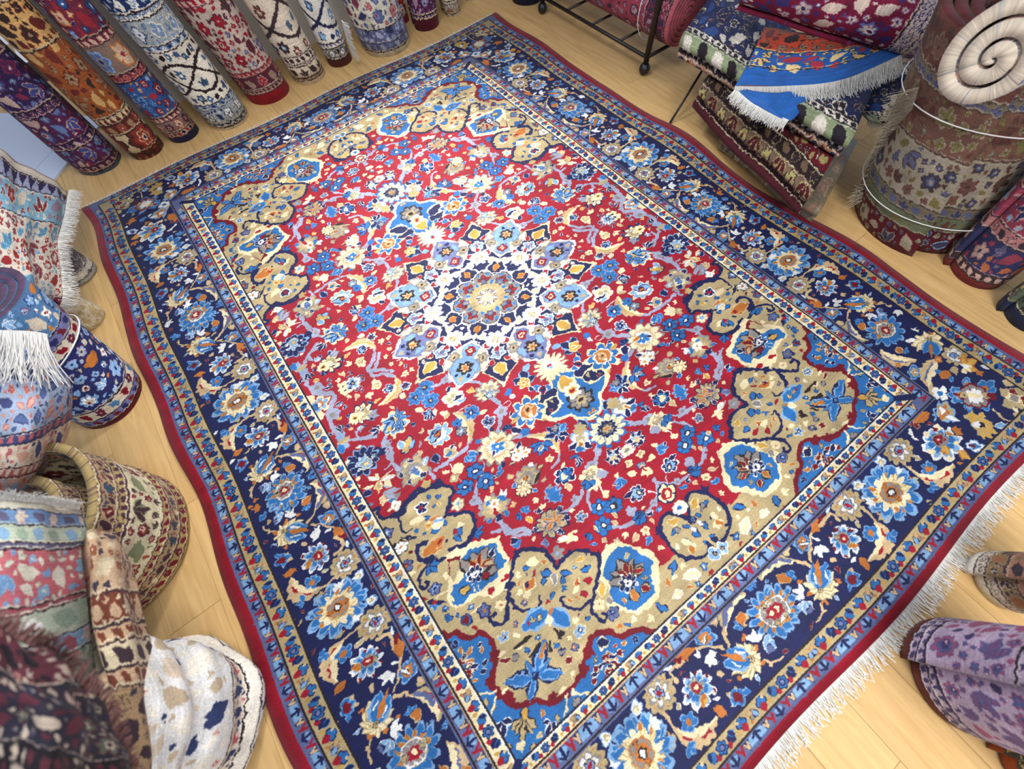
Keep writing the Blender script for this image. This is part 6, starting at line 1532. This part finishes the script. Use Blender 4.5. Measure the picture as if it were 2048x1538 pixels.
m_t7 = carpet('wool_63', .9, .7, [(.7,'T','fill',[('f','KCCG'),('l','GG'),('b','CS'),('l','SS'),('f','SGGC')])], 63, P7, rough=.35, spec=.6)
fold('olive brown floral rug at the bottom of the right pile, wrapped in film', (1.635,-0.079,0.050)[:2], (1.542,-0.777,0.050)[:2], (.55,.18), .001, .115, 2, (1, 1), mat=m_t7, seed=31, sag=.004)
fold('dark crimson rug with black bordered edge folded above the olive rug', (1.657,0.178,0.200)[:2], (1.410,-0.727,0.200)[:2], (.52,.16), .12, .24, 3, (1, 1), mat=m_t6, seed=32, sag=.006)
P3 = dict(N=(34,42,82),B=(44,72,130),S=(172,132,106),C=(206,200,188),G=(132,146,112),D=(80,44,44),K=(36,30,38),O=(150,84,54),T=(140,124,100))
m_t3 = carpet('wool_64', .9, .7, [(.25,'N','fill',[('l','CC'),('f','CKKC'),('l','BB'),('b','SN')]),(.28,'C','row',[('l','KK')]),(.36,'G','row',[('l','CC'),('l','KK')]),(.39,'K','row',[('l','CC')]),(.55,'S','fill',[('l','DD'),('l','NN')]),(.58,'C','row',[('l','NN')]),(.7,'N','row',[('l','CC'),('l','WW')])], 64, P3)
fold('navy and tan pictorial rug folded under the blue rug', (1.739,0.432,0.330)[:2], (1.666,-0.662,0.330)[:2], (.5,.2), .25, .375, 2, (1, 1), mat=m_t3, seed=33, sag=.008)
P4 = dict(B=(14,84,160),N=(22,30,74),O=(176,62,36),D=(96,34,34),Y=(214,178,112),C=(224,196,140),K=(38,28,30),R=(168,40,60),T=(130,100,80))
m_t4 = woven('wool_65', strip(.8, .5, [(.18,'B','plain',0),(.32,'B','fill',[('b','KY'),('l','KY'),('l','RR'),('b','NY'),('l','CC')]),(.5,'O','fill',[('l','DD'),('b','KT'),('f','DTTK'),('l','KK')])], 65, P4), .5, .1, .4)
t4 = empty('draped_rug', (2.900,-0.012,0.000), 'vivid blue rug with orange centre and thick white fringe draped over the pile', 'rug')
g4 = [rel(t4, r_) for r_ in (((1.521,-0.095,0.400),(1.665,-0.264,0.415),(1.855,-0.414,0.430),(2.144,-0.489,0.450),(2.463,-0.536,0.460)), ((1.707,-0.020,0.430),(1.814,-0.190,0.440),(1.993,-0.329,0.450),(2.260,-0.394,0.460),(2.625,-0.433,0.470)), ((1.967,0.111,0.440),(2.025,-0.081,0.450),(2.166,-0.233,0.455),(2.421,-0.305,0.460),(2.801,-0.331,0.470)))]
link('sheet', sheet_mesh(g4, .012, 44, 24, (1, 1), .004, 10), t4, m_t4)
tag(link('fringe', fringe_mesh([cr(g4[0], t) for t in np.linspace(0,1,40)], np.array((1.777,-0.414,0.360))-np.array((1.784,-0.365,0.420)), .085, .0032, .0042, .18, 15, rows=3), t4, M_fringe), 'thick white fringe', kind='stuff')
g4b = [rel(t4, r_) for r_ in (((1.529,-0.100,0.390),(1.643,-0.266,0.395),(1.849,-0.360,0.400)), ((1.536,-0.167,0.370),(1.594,-0.306,0.370),(1.772,-0.376,0.380)), ((1.544,-0.238,0.360),(1.582,-0.394,0.350),(1.692,-0.383,0.360)))]
link('flap', sheet_mesh(g4b, .01, 24, 16, (.5, .3), .002, 11), t4, m_t4)
tag(link('fringe', fringe_mesh([cr([g4b[0][0], g4b[1][0], g4b[2][0], g4b[2][1]], t) for t in np.linspace(0,1,20)], np.array((1.518,-0.199,0.330))-np.array((1.587,-0.185,0.360)), .06, .0032, .0042, .2, 16, rows=3), t4, M_fringe), 'white fringe of the folded corner', kind='stuff')
t9 = empty('draped_rug', (2.734,-0.437,0.000), 'dark blue rug corner with white fringe hanging behind the blue rug', 'rug')
g9 = [rel(t9, r_) for r_ in (((2.012,-0.413,0.360),(2.220,-0.465,0.360),(2.423,-0.532,0.380)), ((1.994,-0.498,0.310),(2.145,-0.582,0.310),(2.296,-0.663,0.320)), ((2.010,-0.590,0.260),(2.071,-0.698,0.260),(2.180,-0.765,0.270)))]
link('sheet', sheet_mesh(g9, .012, 24, 24, (.5, .5), .003, 12), t9, m_t3)
tag(link('fringe', fringe_mesh([cr(g9[2], t) for t in np.linspace(0,.6,14)], np.array((2.079,-0.677,0.200))-np.array((2.045,-0.649,0.260)), .05, .004, .004, .2, 17, rows=2), t9, M_fringe), 'white fringe', kind='stuff')
P5 = dict(R=(110,22,52),D=(84,20,48),C=(196,178,164),N=(58,44,100),L=(112,104,160),T=(150,130,120),M=(120,86,140),S=(180,140,130))
m_t5 = carpet('wool_66', .8, .75, [(.06,'C','fill',[('l','TT'),('l','MM')]),(.12,'C','scroll',[('f','NMMC'),('l','TT'),('b','LN')]),(.75,'R','fill',[('p','NLCWD'),('b','LN'),('l','CC'),('f','MCCN'),('l','NN')])], 66, P5)
hroll('crimson and cream rolled rug resting on top of the right pile', (2.261,-0.545,0.520), (1.900,0.246,0.600), .115, m_t5, 66, turns=4, pitch=.024, start=2.5, nz=22, rumple=.02)
m_t5b = carpet('wool_67', .6, .5, [(.5,'C','fill',[('l','RR'),('l','NN'),('f','NMMC'),('b','RD')])], 67, P5)
hroll('small cream and rose rolled rug tucked behind the crimson roll', (2.385,-0.464,0.560), (2.611,-0.344,0.600), .08, m_t5b, 67, turns=3, pitch=.02, nz=12)
# ---------------------------------------------------------------- right side: standing rolls
P11 = dict(R=(78,18,30),D=(92,56,50),S=(104,74,64),T=(108,100,82),C=(146,138,122),G=(92,102,80),N=(58,58,84),B=(86,90,120),K=(70,56,50),Y=(108,100,62))
t11 = std('broad beige and rose rug roll with crimson foot tied with string', ((2.02,-1.08),(-.10,.28),.315), .8,
    [(.12,'R','fill',[('b','CN'),('f','CGGC'),('p','GCCTN'),('l','CC'),('l','LN')]),(.19,'G','fill',[('l','YY'),('l','DD'),('b','TG')]),(.24,'T','row',[('b','BN'),('l','BB')]),(.45,'C','fill',[('f','KNBC'),('b','KB'),('l','YY'),('f','DSSK'),('b','DK')]),(.62,'S','fill',[('p','DTSGC'),('b','KD'),('l','YY'),('f','CYYK')]),(.66,'T','row',[('b','NB')]),(.8,'D','fill',[('l','KK'),('f','TSSK')])], P11, 71, 380, None, turns=2.5, pitch=.05, nz=20, start=3.6)
for zz in (.17, .56):
    link('string', cord_mesh([(.318*math.cos(a)-.10*zz, .318*math.sin(a)+.28*zz, zz+.01*math.sin(a*2)) for a in np.linspace(0, 6.28, 48)], .0022, 5, True), t11, M_string)
fp = [np.array(v)-np.array(t11.location) for v in ((1.644,-0.758,0.620),(1.745,-0.799,0.450),(1.826,-0.850,0.250),(1.781,-0.887,0.100))]
tag(link('fringe', fringe_mesh([cr(fp, t) for t in np.linspace(0,1,24)], np.array((1.764,-0.747,0.300))-np.array((1.781,-0.808,0.360)), .10, .004, .005, .4, 18, rows=2), t11, M_fringe_old), 'long greyed fringe down the free edge', kind='stuff')
P10 = dict(C=(210,198,180),W=(222,220,214),L=(150,164,190),S=(206,160,156),B=(92,110,150),R=(180,70,80),T=(170,150,110))
m_t10 = carpet('wool_72', 1.0, .6, [(.05,'C','fill',[('l','SS'),('l','LL'),('l','BB')]),(.6,'C','fill',[('f','LBSW'),('l','SS'),('l','LL'),('b','SL')])], 72, P10)
hroll('fat cream rolled rug lying high at the right, coil facing the room', (1.555,-0.902,0.800), (2.314,-0.959,0.720), .165, m_t10, 72, turns=2.7, pitch=.055, thick=.8, start=3.4, nz=14)
P12 = dict(R=(140,60,80),D=(120,44,54),C=(190,164,156),N=(48,52,92),B=(74,84,124),S=(170,116,116),O=(170,100,70),K=(60,46,56))
std('slim pink and blue rug roll at the right beside the broad roll', ((1.890,-1.443),(0.002,0.127),0.142), .75,
    [(.04,'D','plain',0),(.08,'K','row',[('l','CC')]),(.22,'N','fill',[('l','RR'),('f','SCCN'),('l','OO'),('b','SB')]),(.27,'S','row',[('l','KK'),('f','KSSC')]),(.4,'R','fill',[('b','CN'),('f','CLLC'),('l','BB')]),(.75,'S','fill',[('f','KBBC'),('l','NN'),('b','CK')])], P12, 73, 380, None)
std('dark green and blue rug roll cut by the right edge', ((1.808,-1.714),(0.014,0.088),0.124), .6, [(.06,'N','plain',0),(.6,'G','fill',[('l','KK'),('f','CKKG'),('l','TT')])], dict(N=(30,40,76),G=(84,96,84),K=(50,52,56)), 74, 340, None)
# ---------------------------------------------------------------- near right corner
PV = dict(P=(176,160,186),M=(112,84,128),B=(82,92,142),R=(148,84,118),N=(70,62,104),S=(198,160,178),C=(206,196,206),D=(96,40,36),L=(120,130,170))
v = std('lilac and blue faded rug roll by the near right corner, rust brown lining', ((0.291,-2.263),(0.008,0.007),0.174), .5,
    [(.04,'D','plain',0),(.07,'P','row',[('l','NN')]),(.10,'N','row',[('l','PP')]),(.36,'P','fill',[('p','MRBNS'),('b','BM'),('f','RBBM'),('l','NN'),('l','RR')]),(.40,'N','row',[('l','PP')]),(.5,'S','fill',[('l','MM'),('l','BB')])], PV, 81, 420, None, nz=18)
std('tan and brown rug roll with cream edge at the near right', ((0.654,-2.197),(-0.049,-0.052),0.109), .45,
    [(.045,'W','plain',0),(.08,'C','row',[('f','KCCK')]),(.14,'T','fill',[('l','KK'),('b','CK'),('l','OO')]),(.45,'S','fill',[('f','OTTK'),('l','KK'),('b','CD')])], dict(W=(214,212,202),C=(196,186,170),T=(140,118,86),S=(164,122,100),K=(66,56,66),O=(150,100,70)), 82, 400, None)
std('olive and purple rug roll with rust orange foot at the bottom right', ((0.241,-2.487),(0.027,0.019),0.098), .4,
    [(.06,'O','plain',0),(.1,'K','row',[('l','YY')]),(.4,'T','fill',[('l','YY'),('f','MYYK'),('b','MK'),('l','CC')])], dict(O=(150,72,34),T=(96,94,80),Y=(170,150,70),M=(96,60,96),K=(70,72,70)), 83, 400, None)
